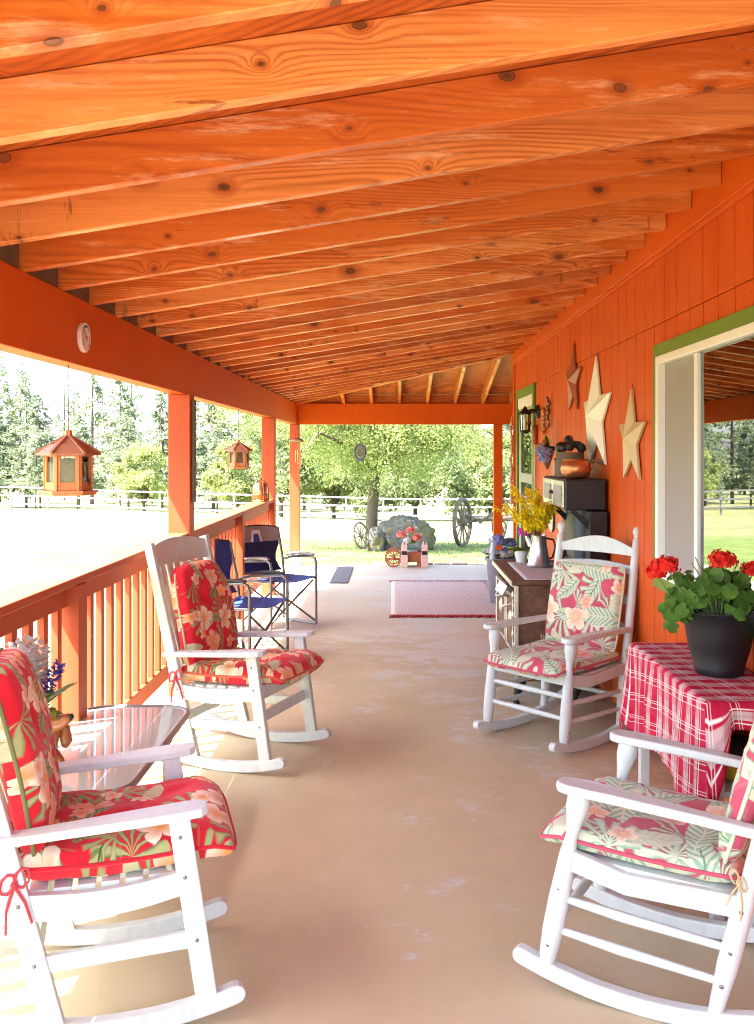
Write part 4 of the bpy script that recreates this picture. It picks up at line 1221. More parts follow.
for k, (a, b) in enumerate(((SY0 + .05, SY0 + .42), (SY0 + .47, SY1 - .06))):
    mb = MB(); mb.bx(SX0 + .002, SX0 + .0195, a, b, .30, SZ - .09); dr = mb.build('oven_door', M['rust'], st, bevel=.008)
    mb = MB()
    for z in (.32, SZ - .11): mb.tube([(SX0 - .002, a + .01, z), (SX0 - .002, b - .01, z)], .007, 6)
    for y in (a + .02, b - .02): mb.tube([(SX0 - .002, y, .32), (SX0 - .002, y, SZ - .11)], .007, 6)
    R = Matrix.Rotation(-PI / 2, 3, 'Y')
    mb.lathe([(.0, .016), (.03, .014), (.045, .006), (.055, .0)], 16, (SX0 + .001, (a + b) / 2, .50), R)
    mb.build('ornament', M['nickel'], dr, smooth=50)
    mb = MB(); mb.tube([(SX0 + .005, a + .05, .62), (SX0 - .04, a + .05, .61), (SX0 - .055, a + .06, .60), (SX0 - .05, a + .14, .60)], .008, 8); mb.build('handle', M['nickel'], dr, smooth=60)
mb = MB(); mb.box((SX0 - .045, SY0 + .16, .70), (.06, .10, .07), (.3, .4, .5)); mb.tube([(SX0, SY0 + .13, .70), (SX0 - .05, SY0 + .16, .72), (SX0 - .08, SY0 + .18, .68)], .012, 8); mb.build('damper', M['nickel'], st, bevel=.008)
mb = MB()
for k in range(5):
    z = .20 + k * .12
    mb.ball((SX0 - .006, SY0 + .035, z), .022, 8, 6, (.5, 1, 1.3)); mb.ball((SX0 - .004, SY0 + .02, z + .06), .014, 8, 6, (.5, 1, 1))
mb.build('ornament', M['nickel'], st, smooth=180)
mb = MB(); mb.bx(SX0 + .15, SX0 + .27, SY0 + .008, SY0 + .0115, SZ - .075, SZ - .045); mb.tube([(SX0 + .06, SY0 + .012, SZ - .07), (SX0 + .06, SY0 - .02, SZ - .07), (SX0 + .10, SY0 - .02, SZ - .07)], .007, 8); mb.build('latch', M['rust'], st, smooth=60)
for x in (SX0 + .05, SX1 - .05):
    for y in (SY0 + .07, SY1 - .07):
        mb = MB(); mb.tube([(x, y, .149), (x - .02, y, .08), (x - .035, y, .03), (x - .03, y, .0)], [.035, .026, .018, .022], 8); mb.build('leg', M['iron'], st, smooth=60)
# flue back and warming closet
mb = MB(); mb.bx(SX1 + .0205, XW - .022, SY0 + .12, SY1, .16, 1.19); mb.build('flue_back', M['iron'], st, bevel=.004)
CY0, CY1, CX0, CX1, CZ0, CZ1 = 6.22, 7.12, 1.075, XW - .02, 1.195, 1.392
mb = MB(); mb.bx(CX0, CX1, CY0, CY1, CZ0, CZ1); mb.build('warming_closet', M['iron'], st, bevel=.01)
for k in range(2):
    a = CY0 + .03 + k * .425; b = a + .41
    mb = MB(); mb.bx(CX0 - .010, CX0 - .001, a, b, CZ0 + .012, CZ1 - .012); cd = mb.build('closet_door', M['nickel'], st, bevel=.006)
    mb = MB(); mb.prism(rrect(a + .045, b - .045, CZ0 + .045, CZ1 - .045, .03), lambda p, q, c: (CX0 - .010 - c, p, q), .0005, .004); mb.build('panel', simple('grey_enamel', (.30, .30, .28), .5, .2, var=.2), cd)
    mb = MB(); mb.ball((CX0 - .016, (b - .025 if k == 0 else a + .025), (CZ0 + CZ1) / 2), .012); mb.build('knob', M['iron'], cd, smooth=180)
mb = MB(); mb.tube([(1.235, 6.42, SZ), (1.235, 6.42, CZ0)], .075, 24); mb.build('stovepipe', M['pipe'], st, smooth=60)
for y in (6.235, 7.05):
    mb = MB(); pts = []
    for i in range(13):
        a = i / 12 * PI * .9
        pts.append((1.12 + .16 * math.sin(a), y, CZ0 - .002 - .40 * i / 12))
    mb.sweep(pts, .02, .035, (0, 1, 0)); mb.build('bracket', M['iron'], st, bevel=.003)
mb = MB(); mb.lathe([(.075, 0), (.085, .01), (.085, .02), (.06, .03), (.0, .03)], 24, (1.12, 6.95, 1.08), Matrix.Rotation(-PI / 2, 3, 'Y')); mb.build('draft_ring', M['nickel'], st, smooth=60)

lc = MB()
nx, ny = 10, 18
lc.grid(nx, ny, lambda u, v: (.80 + u * .36, SY0 + .01 + v * .95, SZ + .004 + .002 * noise.noise(V((u * 9, v * 16, 0)))), lambda u, v: (u * .36, v * .95))
o = lc.build('lace_runner', M['lace'], smooth=180); sm = o.modifiers.new('s', 'SOLIDIFY'); sm.thickness = .003
tag(o, 'pale grey lace runner lying on the cookstove top', 'table runner')

cp = thing('coffee_pot', 'tapered shiny metal coffee pot used as a vase on the cookstove', 'coffee pot', (.985, 6.75, SZ + .007))
mb = MB(); mb.lathe([(.078, 0), (.080, .006), (.076, .012), (.047, .205), (.050, .212), (.046, .212), (.044, .20), (.06, .05), (.0, .045)], 28); mb.build('body', M['steel'], cp, smooth=50)
mb = MB(); mb.tube([(.05, .0, .19), (.10, .0, .18), (.115, .0, .13), (.095, .0, .06), (.072, 0, .05)], .007, 8); mb.build('handle', M['iron'], cp, smooth=60)
mb = MB(); mb.tube([(-.055, 0, .14), (-.075, 0, .18), (-.085, 0, .205)], [.02, .014, .01], 8); mb.build('spout', M['steel'], cp, smooth=60)
fs = thing('forsythia_branches', 'spray of yellow forsythia branches standing in the metal coffee pot', 'flowers', (.985, 6.75, SZ + .06))
random.seed(8)
ms = MB(); mp = MB()
for i in range(17):
    a = random.uniform(0, 6.28); sp = random.uniform(.03, .125)
    dx = sp * math.cos(a) - (.15 if i % 2 else -.02); dy = sp * math.sin(a) * .8
    h = random.uniform(.30, .53)
    pts = [V((0, 0, 0)), V((dx * .10, dy * .1, .16)), V((dx * .6, dy * .6, .16 + (h - .16) * .6)), V((dx * 1.15, dy * 1.15, h))]
    ms.tube(pts, [.003, .003, .0022, .0012], 4, cap=False)
    for k in range(50):
        u = random.uniform(.42, 1) * 3 - 1e-4; j = int(u); p = pts[j].lerp(pts[j + 1], u - j)
        if p.z < .2: continue
        p = p + V((random.uniform(-.022, .022), random.uniform(-.022, .022), random.uniform(-.02, .02)))
        for q in range(4):
            d = V((random.uniform(-1, 1), random.uniform(-1, 1), random.uniform(-.8, .8)))
            mp.leafquad(p, d, (0, 0, 1), .027, .017)
ms.build('twigs', M['twig'], fs, smooth=180); mp.build('blossoms', M['yellow'], fs)
mf = thing('flowerpot', 'small white pot with a magenta flower and broad green leaves on the cookstove', 'potted plant', (.90, 7.02, SZ + .003))
mb = MB(); mb.lathe([(.035, 0), (.05, .08), (.052, .085), (.046, .085), (.04, .07), (0, .07)], 18); mb.build('pot', M['whiteplastic'], mf, smooth=50)
umbel('bloom', (.02, -.03, .22), .042, M['magenta'], mf, 60, .016)
mb = MB()
for k in range(9):
    a = k * .7; ribbon_leaf(mb, (0, 0, .07), (math.cos(a), math.sin(a), .7), .15, .055, .9)
ribbon_leaf(mb, (0, 0, .1), (-.9, -.6, .35), .16, .06, .4)
mb.build('leaves', M['leaf'], mf, smooth=180)

cg = thing('coffee_grinder', 'small antique crank coffee grinder in a wooden box on the warming closet', 'coffee grinder', (1.16, 6.86, CZ1 + .002))
mb = MB(); mb.bx(-.06, .06, -.06, .06, 0, .115); mb.build('box', simple('faded_pink_wood', (.40, .22, .15), .6, var=.2), cg, bevel=.005)
mb = MB(); mb.lathe([(.058, .116), (.03, .14), (.012, .16), (0, .162)], 16); mb.build('hopper', M['iron'], cg, smooth=60)
mb = MB(); mb.tube([(0, 0, .16), (0, 0, .185), (-.05, -.01, .195), (-.125, -.02, .215)], .007, 8); c = mb.build('crank', M['iron'], cg, smooth=60)
mb = MB(); mb.lathe([(.0, 0), (.014, .004), (.018, .022), (.010, .038), (0, .04)], 12, (-.125, -.02, .215)); mb.build('knob', M['redwood'], c, smooth=180)
tk = thing('tea_tin', 'dull grey lidded tin with a dark knobbly top on the warming closet', 'tin', (1.18, 6.64, CZ1 + .002))
tk.scale = (1.2,) * 3
mb = MB(); mb.lathe([(.075, 0), (.08, .01), (.08, .13), (.076, .14)], 22); mb.build('tin', M['greywood'], tk, smooth=50)
mb = MB(); random.seed(3)
for i in range(26):
    a = random.uniform(0, 6.28); r = math.sqrt(random.random()) * .075
    mb.ball((r * math.cos(a), r * math.sin(a), .15 + .06 * (1 - r / .09) + random.uniform(-.01, .015)), random.uniform(.016, .028), 7, 5)
mb.build('lid', M['iron'], tk, smooth=180)
ck = thing('copper_kettle', 'round copper pot with a side handle on the near end of the warming closet', 'pot', (1.17, 6.37, CZ1 + .002))
ck.scale = (1.15,) * 3
mb = MB(); mb.lathe([(.05, 0), (.075, .015), (.088, .05), (.08, .085), (.068, .10), (.074, .108), (.066, .108), (.06, .095), (.07, .06), (0, .03)], 26); mb.build('body', M['copper'], ck, smooth=60)
mb = MB(); mb.tube([(.07, -.01, .09), (.11, -.01, .10), (.15, -.015, .085)], [.010, .009, .012], 8); mb.build('handle', M['bronze'], ck, smooth=60)

# ------------------------------------------------------------------ things on the wall
def barn_star(label, y, z, R, mat, depth, rot=0.0, inner=.40, sy=1.12):
    t = thing('barn_star', label, 'star decoration', (XW - .006, y, z), 0, 'metal barn stars on the wall')
    m = MB(); pts = []
    for k in range(10):
        a = PI / 2 + rot + k * PI / 5; r = R if k % 2 == 0 else R * inner
        pts.append((r * math.cos(a) * sy, r * math.sin(a)))
    vs = [(-depth, 0, 0)] + [(-.014, p[0], p[1]) for p in pts] + [(-.001, p[0], p[1]) for p in pts]
    fs = [(0, 1 + (k + 1) % 10, 1 + k) for k in range(10)] + [(1 + k, 1 + (k + 1) % 10, 11 + (k + 1) % 10, 11 + k) for k in range(10)] + [tuple(range(11, 21))]
    m.add(vs, fs); m.build('star', mat, t)
    m = MB(); m.tube([(-.003, 0, R * .55), (-.003, 0, R + .03)], .002, 5); m.build('hanger', M['iron'], t)
barn_star('small rust red metal star, highest of the three on the wall', 7.38, 2.10, .272, M['ruststar'], .055, .04)
barn_star('large cream metal star, biggest of the three on the wall', 6.53, 1.80, .40, M['cream'], .085, -.03)
barn_star('tan metal star between the large cream star and the window', 5.57, 1.64, .283, M['tan'], .06, .0)

wl = thing('wall_lantern', 'black metal porch lantern on a wall bracket beside the green door', 'lantern', (XW - .006, 9.25, 1.94))
mb = MB(); mb.lathe([(.065, 0), (.06, .015), (.03, .03), (0, .032)], 18, (0, 0, 0), Matrix.Rotation(-PI / 2, 3, 'Y')); mb.tube([(-.02, 0, 0), (-.07, 0, .01), (-.10, 0, -.0), (-.115, 0, -.02)], [.02, .018, .014, .012], 8); mb.build('bracket', M['iron'], wl, smooth=60)
mb = MB(); mb.lathe([(0, .075), (.012, .065), (.018, .05), (.03, .035), (.062, .005), (.062, -.005), (.05, -.008)], 8, (-.125, 0, -.02)); mb.lathe([(.045, -.155), (.052, -.165), (.03, -.18), (0, -.185)], 8, (-.125, 0, -.02))
for k in range(8):
    a = 2 * PI * k / 8; c, s_ = math.cos(a), math.sin(a)
    mb.tube([(-.125 + .05 * c, .05 * s_, -.025), (-.125 + .044 * c, .044 * s_, -.18)], .004, 5)
mb.build('frame', M['iron'], wl, smooth=40)
mb = MB(); mb.lathe([(.046, -.01), (.041, -.155)], 16, (-.125, 0, -.02)); mb.build('glass', M['clear'], wl, smooth=60)
mb = MB(); mb.tube([(-.125, 0, -.17), (-.125, 0, -.06)], [.018, .014], 10); mb.build('candle', M['whiteplastic'], wl, smooth=60)

hp = thing('hanging_wall_basket', 'small cone basket of blue hydrangeas hanging by a cord on the wall', 'basket', (XW - .012, 8.2, 1.58))
mb = MB(); mb.tube([(-.01, 0, .27), (-.03, -.05, .08), (-.04, -.06, .05)], .004, 5); mb.tube([(-.01, 0, .27), (-.03, .05, .08), (-.04, .06, .05)], .004, 5); mb.build('cord', M['rope'], hp)
mb = MB(); mb.lathe([(.012, -.16), (.06, -.02), (.072, .03), (.066, .03), (0, .01)], 14, (-.075, 0, 0)); mb.build('basket', M['twig'], hp, smooth=50)
umbel('bloom', (-.10, -.045, -.01), .062, M['bluepetal'], hp, 70, .022); umbel('bloom', (-.09, .05, .0), .05, M['bluepetal'], hp, 60, .022)
umbel('bloom', (-.10, -.02, -.075), .045, M['bluepetal'], hp, 50, .02)
mb = MB(); random.seed(2)
for k in range(26):
    a = random.uniform(0, 6.28); ribbon_leaf(mb, (-.07, 0, .02), (-.5 + .4 * math.cos(a), math.sin(a), .9), random.uniform(.06, .13), .04, .9)
mb.build('leaves', M['leaf'], hp, smooth=180)
for (yy, zz, lab, ml, h) in ((8.78, 1.93, 'string of brown and pale beads, lower of two on the wall above the basket', M['ceramic'], .22), (8.52, 2.02, 'string of carved wooden charms, higher of two on the wall above the basket', M['bronze'], .26)):
    t = thing('wall_charm', lab, 'wall ornament', (XW - .012, yy, zz))
    mb = MB(); mb.tube([(0, 0, .06), (0, 0, -h)], .003, 5); mb.build('cord', M['rope'], t)
    mb = MB(); random.seed(int(yy * 10))
    for k in range(7):
        mb.ball((-.018 + random.uniform(-.006, .006), random.uniform(-.03, .03), .0 - k * h / 7), random.uniform(.014, .024), 8, 6, (1, 1, 1.4))
    mb.build('charms', ml, t, smooth=180)
    mb = MB()
    for k in range(5): mb.ball((-.02, random.uniform(-.03, .03), -.03 - k * h / 6), .012, 6, 5)
    mb.build('beads', M['rope'], t, smooth=180)
br = thing('broom', 'long handled besom broom hung on the wall just right of the green door', 'broom', (XW - .025, 9.34, .75))
mb = MB(); mb.tube([(0, 0, .25), (0, .01, 1.02)], .012, 8); mb.build('handle', M['rope'], br, smooth=60)
mb = MB(); mb.lathe([(.02, .88), (.028, .90), (.028, 1.05), (.02, 1.07), (0, 1.07)], 12, (0, .01, 0)); mb.build('grip', M['redwood'], br, smooth=60)
mb = MB(); random.seed(4)
for k in range(80):
    a = random.uniform(0, 6.28); r = random.uniform(.3, 1)
    mb.tube([(0, 0, .34), (.012 * r * math.cos(a) - .01, .03 * r * math.sin(a), .25), (.02 * r * math.cos(a) - .012, .07 * r * math.sin(a), -.02)], .003, 4, cap=False)
mb.build('bristles', M['bronze'], br)
mb = MB(); mb.tube([(-.0, -.03, .36), (-.02, -.03, .33), (-.03, .03, .33), (0, .03, .36)], .012, 6); mb.build('binding', M['rope'], br, smooth=60)
hs = thing('hanging_ornament', 'long string of pale shells and beads hanging at the house corner', 'wall ornament', (XW - .04, YC - .05, 1.9))
mb = MB(); mb.tube([(.018, 0, .08), (0, 0, .06), (0, 0, -.95)], .004, 5); mb.build('cord', M['rope'], hs)
mb = MB(); random.seed(6)
for k in range(18): mb.ball((random.uniform(-.015, .005), random.uniform(-.02, .02), -.02 - k * .052), random.uniform(.014, .03), 7, 5, (.8, 1, 1.3))
mb.build('shells', simple('shell_beige', (.55, .43, .30), .6, var=.5, nscale=12), hs, smooth=180)

# dial thermometer on the beam
ck = thing('dial_thermometer', 'round white dial thermometer with red needle on the eave beam', 'thermometer', (XL + .001, 4.21, 2.055))
R = Matrix.Rotation(PI / 2, 3, 'Y')
mb = MB(); mb.lathe([(.062, 0), (.064, .004), (.064, .016), (.060, .020), (.056, .018), (0, .018)], 36, (0, 0, 0), R); mb.build('case', M['dial'], ck, smooth=40)
mb = MB()
for k in range(24):
    a = math.radians(-135 + k * 270 / 23)
    p = V((.0195, math.sin(a) * .046, math.cos(a) * .046)); q = V((.0195, math.sin(a) * .053, math.cos(a) * .053))
    if k % 2 == 0: p = V((.0195, math.sin(a) * .042, math.cos(a) * .042))
    mb.tube([p, q], .0014, 4)
mb.build('scale_marks', M['iron'], ck)
mb = MB(); mb.sweep([(.021, .012, -.012), (.021, -.035, .036)], .004, .002, V((0, 1, 1))); mb.lathe([(.006, .018), (.006, .024), (0, .025)], 12, (0, 0, 0), R); mb.build('needle', M['red'], ck)

# fixtures on the posts
t = thing('wall_hook', 'black iron ring handle on the outer side of the middle post', 'hook', (PX - .07, 6.34, 1.60))
mb = MB(); mb.tube([(.0, 0, .04), (-.035, 0, .045), (-.045, 0, .02), (-.045, 0, -.02), (-.035, 0, -.045), (.0, 0, -.04)], .006, 8); mb.ball((-.002, 0, .04), .012); mb.ball((-.002, 0, -.04), .012); mb.build('ring', M['iron'], t, smooth=60)
t = thing('rain_chain_strip', 'narrow weathered green strip fixed down the inner side of the porch post', 'strip', (PX + .0705, 6.37, 0))
mb = MB(); mb.bx(0, .018, -.03, .03, 1.24, 1.90); mb.build('strip', simple('weathered_green_strip', (.13, .15, .10), .7, var=.5, nscale=30), t, bevel=.002)
mb = MB()
for k in range(12): mb.ball((.018, .0, 1.27 + k * .054), .006, 6, 4)
mb.build('studs', M['steel'], t, smooth=180)

def bird_feeder(label, x, y, ztop, zb, s):
    """hexagonal cedar gazebo feeder hanging from the beam"""
    t = thing('bird_feeder', label, 'bird feeder', (x, y, ztop), 0.3, 'cedar bird feeders under the beam')
    m = MB(); m.tube([(0, 0, -.02), (0, 0, zb - ztop)], .0022, 6); m.build('hanging_wire', M['iron'], t)
    hexa = lambda r, z, ph=0.0: [V((r * math.cos(PI / 3 * k + ph), r * math.sin(PI / 3 * k + ph), z)) for k in range(6)]
    m = MB(); m.lathe([(.013 * s, 0), (.016 * s, -.005), (.018 * s, -.03 * s), (.02 * s, -.035 * s)], 6, (0, 0, 0)); m.build('finial', M['cedar'], t)
    # two-tiered shingled roof
    m = MB()
    for (r0, z0, r1, z1) in ((.017, -.028, .082, -.070), (.078, -.062, .136, -.102)):
        a, b = hexa(r0 * s, z0 * s), hexa(r1 * s, z1 * s); b2 = hexa(r1 * s, (z1 - .008) * s); a2 = hexa(r0 * s, (z0 - .012) * s)
        for k in range(6):
            k2 = (k + 1) % 6
            m.add([a[k], a[k2], b[k2], b[k]], [(3, 2, 1, 0)]); m.add([b[k], b[k2], b2[k2], b2[k]], [(0, 3, 2, 1)]); m.add([a2[k], a2[k2], b2[k2], b2[k]], [(0, 1, 2, 3)])
    for k in range(6):
        d = V((math.cos(PI / 3 * k), math.sin(PI / 3 * k), 0))
        m.sweep([d * .017 * s + V((0, 0, -.026 * s)), d * .137 * s + V((0, 0, -.098 * s))], .012 * s, .008 * s, V((-d.y, d.x, 0)))
    m.build('roof', M['shingle'], t)
    m = MB()
    for k in range(6):
        d = V((math.cos(PI / 3 * k), math.sin(PI / 3 * k), 0)); sd = V((-d.y, d.x, 0))
        m.sweep([d * .095 * s + V((0, 0, -.094 * s)), d * .095 * s + V((0, 0, -.262 * s))], .016 * s, .014 * s, sd)
        e = V((math.cos(PI / 3 * (k + .5)), math.sin(PI / 3 * (k + .5)), 0)); es = V((-e.y, e.x, 0)); ap = .095 * math.cos(PI / 6)
        for z, h in ((-.104, .022), (-.243, .036)):
            m.sweep([e * ap * s - es * .042 * s + V((0, 0, z * s)), e * ap * s + es * .042 * s + V((0, 0, z * s))], .008 * s, h * s, e)
        for o in (-.036, .036):
            m.sweep([e * ap * s + es * o * s + V((0, 0, -.115 * s)), e * ap * s + es * o * s + V((0, 0, -.226 * s))], .012 * s, .008 * s, es)
    m.build('frame', M['cedar'], t, bevel=.001, seg=1)
    m = MB()
    for k in range(6):
        e = V((math.cos(PI / 3 * (k + .5)), math.sin(PI / 3 * (k + .5)), 0)); es = V((-e.y, e.x, 0)); ap = .078
        p = [e * ap * s + es * a * s + V((0, 0, z * s)) for a, z in ((-.042, -.24), (.042, -.24), (.042, -.11), (-.042, -.11))]
        m.add(p, [(0, 1, 2, 3)])
    m.build('panels', M['clear'], t)
    m = MB(); m.lathe([(.066 * s, -.255 * s), (.068 * s, -.20 * s), (.064 * s, -.145 * s), (.03 * s, -.125 * s), (0, -.12 * s)], 14, wob=lambda a: 1 + .04 * math.sin(a * 5)); m.build('seed', M['seed'], t, smooth=60)
    m = MB()
    for (r, z0, z1) in ((.125, -.272, -.262), (.118, -.282, -.272)):
        m.lathe([(r * s, z0 * s), (r * s, z1 * s)], 6)
    m.build('tray', M['cedar'], t, bevel=.001, seg=1)
    return t
bird_feeder('cedar gazebo bird feeder hanging nearest the camera, largest in view', -1.39, 4.19, 1.57 + 21 / 235, BB, .98)
bird_feeder('cedar gazebo bird feeder hanging farther along, beyond the near post', -1.39, 8.75, 1.57 + 11 / 112.6, BB, .90)

dl = thing('copper_lantern', 'copper domed lantern with wire frame standing on the end of the railing', 'lantern', (-1.385, 10.15, 1.0475))
mb = MB(); mb.lathe([(.085, 0), (.09, .008), (.085, .018), (.08, .02)], 20); mb.build('base', M['copper'], dl, smooth=50)
mb = MB(); mb.lathe([(.078, .021), (.08, .10), (.072, .155), (.05, .192), (.0, .208)], 20); mb.build('dome', M['copper'], dl, smooth=180)
mb = MB()
for k in range(4):
    a = k * PI / 2 + .5
    mb.tube([(.088 * math.cos(a), .088 * math.sin(a), .01), (.09 * math.cos(a), .09 * math.sin(a), .11), (.078 * math.cos(a), .078 * math.sin(a), .165), (.05 * math.cos(a), .05 * math.sin(a), .205), (0, 0, .222)], .005, 6)
mb.tube([(.09 * math.cos(k * PI / 12), .09 * math.sin(k * PI / 12), .075) for k in range(24)], .005, 6, closed=True)
mb.lathe([(.012, .215), (.018, .235), (.008, .25), (0, .252)], 10); mb.build('wire_frame', M['bronze'], dl, smooth=60)

wc = thing('wind_chime', 'bird-topped wind chime hanging beside the far left corner post', 'wind chime', (-1.31, YE - .12, 1.70))
mb = MB(); mb.tube([(0, 0, BB - 1.70), (0, 0, .02)], .002, 5); mb.build('wire', M['iron'], wc)
mb = MB(); mb.tube([(-.12, 0, .0), (-.05, 0, .012), (.0, 0, .02), (.05, 0, .01), (.085, 0, .0)], [.004, .03, .035, .022, .003], 10); mb.tube([(-.02, 0, .02), (.0, .05, .035), (.02, .11, .03)], [.02, .018, .004], 8); mb.build('bird', M['bronze'], wc, smooth=180)
for k in range(4):
    a = k * PI / 2
    mb = MB(); mb.tube([(.03 * math.cos(a), .03 * math.sin(a), 0), (.03 * math.cos(a), .03 * math.sin(a), -.12)], .0015, 4); mb.tube([(.03 * math.cos(a), .03 * math.sin(a), -.12), (.03 * math.cos(a), .03 * math.sin(a), -.34 + .03 * k)], .010, 8); mb.build('tube', M['copper'], wc, smooth=60)

ms_ = thing('hanging_medallion', 'grey oval medallion with a pale bird curl hanging below the end beam', 'ornament', (-.475, YE - .0, 1.55))
mb = MB(); mb.tube([(0, .05, BB - 1.55), (0, 0, .12)], .002, 5); mb.build('wire', M['iron'], ms_)
mb = MB(); mb.prism([(.09 * math.cos(k * PI / 14), .125 * math.sin(k * PI / 14)) for k in range(28)], lambda a, b, c: (a, c, b), -.008, .008); mb.build('plate', simple('slate_grey', (.16, .19, .20), .5, var=.3), ms_, bevel=.003)
mb = MB(); mb.tube([(.045, -.012, .02), (.02, -.012, .045), (-.025, -.012, .035), (-.045, -.012, -.005), (-.02, -.012, -.05), (.03, -.012, -.045), (.045, -.012, -.02), (.0, -.012, -.01), (-.03, -.012, .0)], .008, 6); mb.build('emblem', M['limeleaf'], ms_, smooth=60)
mb = MB(); mb.tube([(.06 * math.cos(k * PI / 12) * 1.2, -.009, .105 * math.sin(k * PI / 12)) for k in range(24)], .005, 5, closed=True); mb.build('edge_ring', M['iron'], ms_, smooth=60)

# ------------------------------------------------------------------ rug, dark strip, planters on the floor
rg = thing('rug', 'long woven rug in pale and red check with red fringe on the porch floor', 'rug', (.52, 10.57, 0))
mb = MB(); mb.grid(20, 40, lambda u, v: ((u - .5) * 1.12, (v - .5) * 2.44, .012 + .003 * noise.noise(V((u * 6, v * 12, 0)))), lambda u, v: (u * 1.12, v * 2.44))
o = mb.build('weave', M['rug'], rg, smooth=180); q = o.modifiers.new('s', 'SOLIDIFY'); q.thickness = .009
for sg in (-1, 1):
    mb = MB(); random.seed(21 + sg)
    for k in range(110):
        x = -.57 + 1.14 * k / 109
        mb.tube([(x, sg * 1.205, .012), (x + random.uniform(-.012, .012), sg * 1.25, .010), (x + random.uniform(-.03, .03), sg * (1.275 + random.uniform(0, .03)), .005)], .006, 4, cap=False)
    mb.build('fringe', M['fringe'], rg)
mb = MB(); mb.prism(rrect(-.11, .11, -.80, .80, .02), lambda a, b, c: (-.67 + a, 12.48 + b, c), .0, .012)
tag(mb.build('floor_strip', M['mat'], bevel=.003), 'narrow dark grey strip on the floor near the far end of the porch', 'mat')  # thin dark grey strip laid on the floor

fp = thing('flower_planter', 'grey resin planter of blue hydrangeas and white blooms behind the cookstove', 'planter', (1.10, 10.15, 0))
mb = MB(); mb.lathe([(.115, 0), (.12, .01), (.16, .44), (.175, .445), (.175, .475), (.155, .475), (.15, .43), (0, .43)], 28); mb.build('pot', M['planter'], fp, smooth=45)
umbel('bloom', (-.05, -.05, .645), .075, M['bluepetal'], fp, 80, .028); umbel('bloom', (.09, .02, .62), .06, M['bluepetal'], fp, 70, .026)
for c in ((-.09, -.08, .52), (.0, -.11, .51), (.07, -.08, .52), (-.13, .02, .53)): umbel('white_bloom', c, .045, M['whitepetal'], fp, 50, .024)
umbel('deep_blue_bloom', (.02, -.10, .555), .028, M['deepblue'], fp, 40, .02)
mb = MB(); random.seed(9)
for k in range(40):
    a = random.uniform(0, 6.28); ribbon_leaf(mb, (.05 * math.cos(a), .05 * math.sin(a), .44), (math.cos(a), math.sin(a), 1.2), random.uniform(.12, .24), .06, .9)
mb.build('leaves', M['leaf'], fp, smooth=180)
gb = thing('garden_figure', 'small pale blue and white bird figure standing in the grey planter', 'figurine', (1.00, 10.05, .445))
mb = MB(); mb.lathe([(.028, 0), (.036, .03), (.034, .12), (.022, .17), (.026, .20), (.018, .235), (0, .245)], 14); mb.build('body', simple('pale_blue_glaze', (.52, .60, .68), .25, var=.3, nscale=14), gb, smooth=180)
mb = MB(); mb.tube([(-.015, -.012, .205), (-.04, -.03, .20)], [.008, .002], 6); mb.build('beak', M['terra'], gb, smooth=180)

def wheel(m, c, R, rim, nsp, axis, hub=.08, depth=.10, sp=.018):
    """spoked wheel, axis = normal of its plane"""
    c = V(c); ax_ = V(axis).normalized(); a = ax_.orthogonal().normalized(); b = ax_.cross(a); n = 36
    o = len(m.v)
    for k in range(n):
        t = 2 * PI * k / n; d = a * math.cos(t) + b * math.sin(t)
        for rr, w in ((R, -1), (R, 1), (R - rim, 1), (R - rim, -1)): m.v.append(c + d * rr + ax_ * (w * depth * .3))
    for k in range(n):
        k2 = (k + 1) % n
        for q in range(4): m.face([o + k * 4 + q, o + k * 4 + (q + 1) % 4, o + k2 * 4 + (q + 1) % 4, o + k2 * 4 + q])
    for k in range(nsp):
        t = 2 * PI * k / nsp; d = a * math.cos(t) + b * math.sin(t)
        m.tube([c + d * hub * .6, c + d * (R - rim * .5)], [sp * 1.1, sp * .85], 6)
    m.tube([c - ax_ * depth * .9, c - ax_ * depth * .5, c + ax_ * depth * .5, c + ax_ * depth * .9], [hub * .55, hub, hub, hub * .55], 12)

gzE = -.0
wg = thing('cart_planter', 'little red-brown wooden cart planter with spoked wheels at the porch end', 'planter', (.20, YE + .02, 0))
mb = MB(); mb.bx(-.14, .24, -.11, .11, .06, .075); mb.bx(-.14, .24, -.13, -.112, .06, .20); mb.bx(-.14, .24, .112, .13, .06, .20); mb.bx(.222, .24, -.11, .11, .0755, .20); mb.bx(-.14, -.122, -.11, .11, .0755, .20)
mb.build('box', M['redwood'], wg, bevel=.004)
for sg in (-1, 1):
    mb = MB(); wheel(mb, (-.22, sg * .155, .118), .118, .022, 8, (0, 1, 0), .025, .03, .008); mb.build('wheel', M['redwood'], wg, smooth=40)
mb = MB(); mb.tube([(-.22, -.15, .118), (-.22, .15, .118)], .012, 8); mb.sweep([(-.32, 0, .09), (-.14, 0, .09)], .03, .02, (0, 1, 0)); mb.build('axle', M['redwood'], wg)
mb = MB(); mb.bx(.10, .21, -.15, .15, 0, .058); mb.build('foot', M['redwood'], wg)
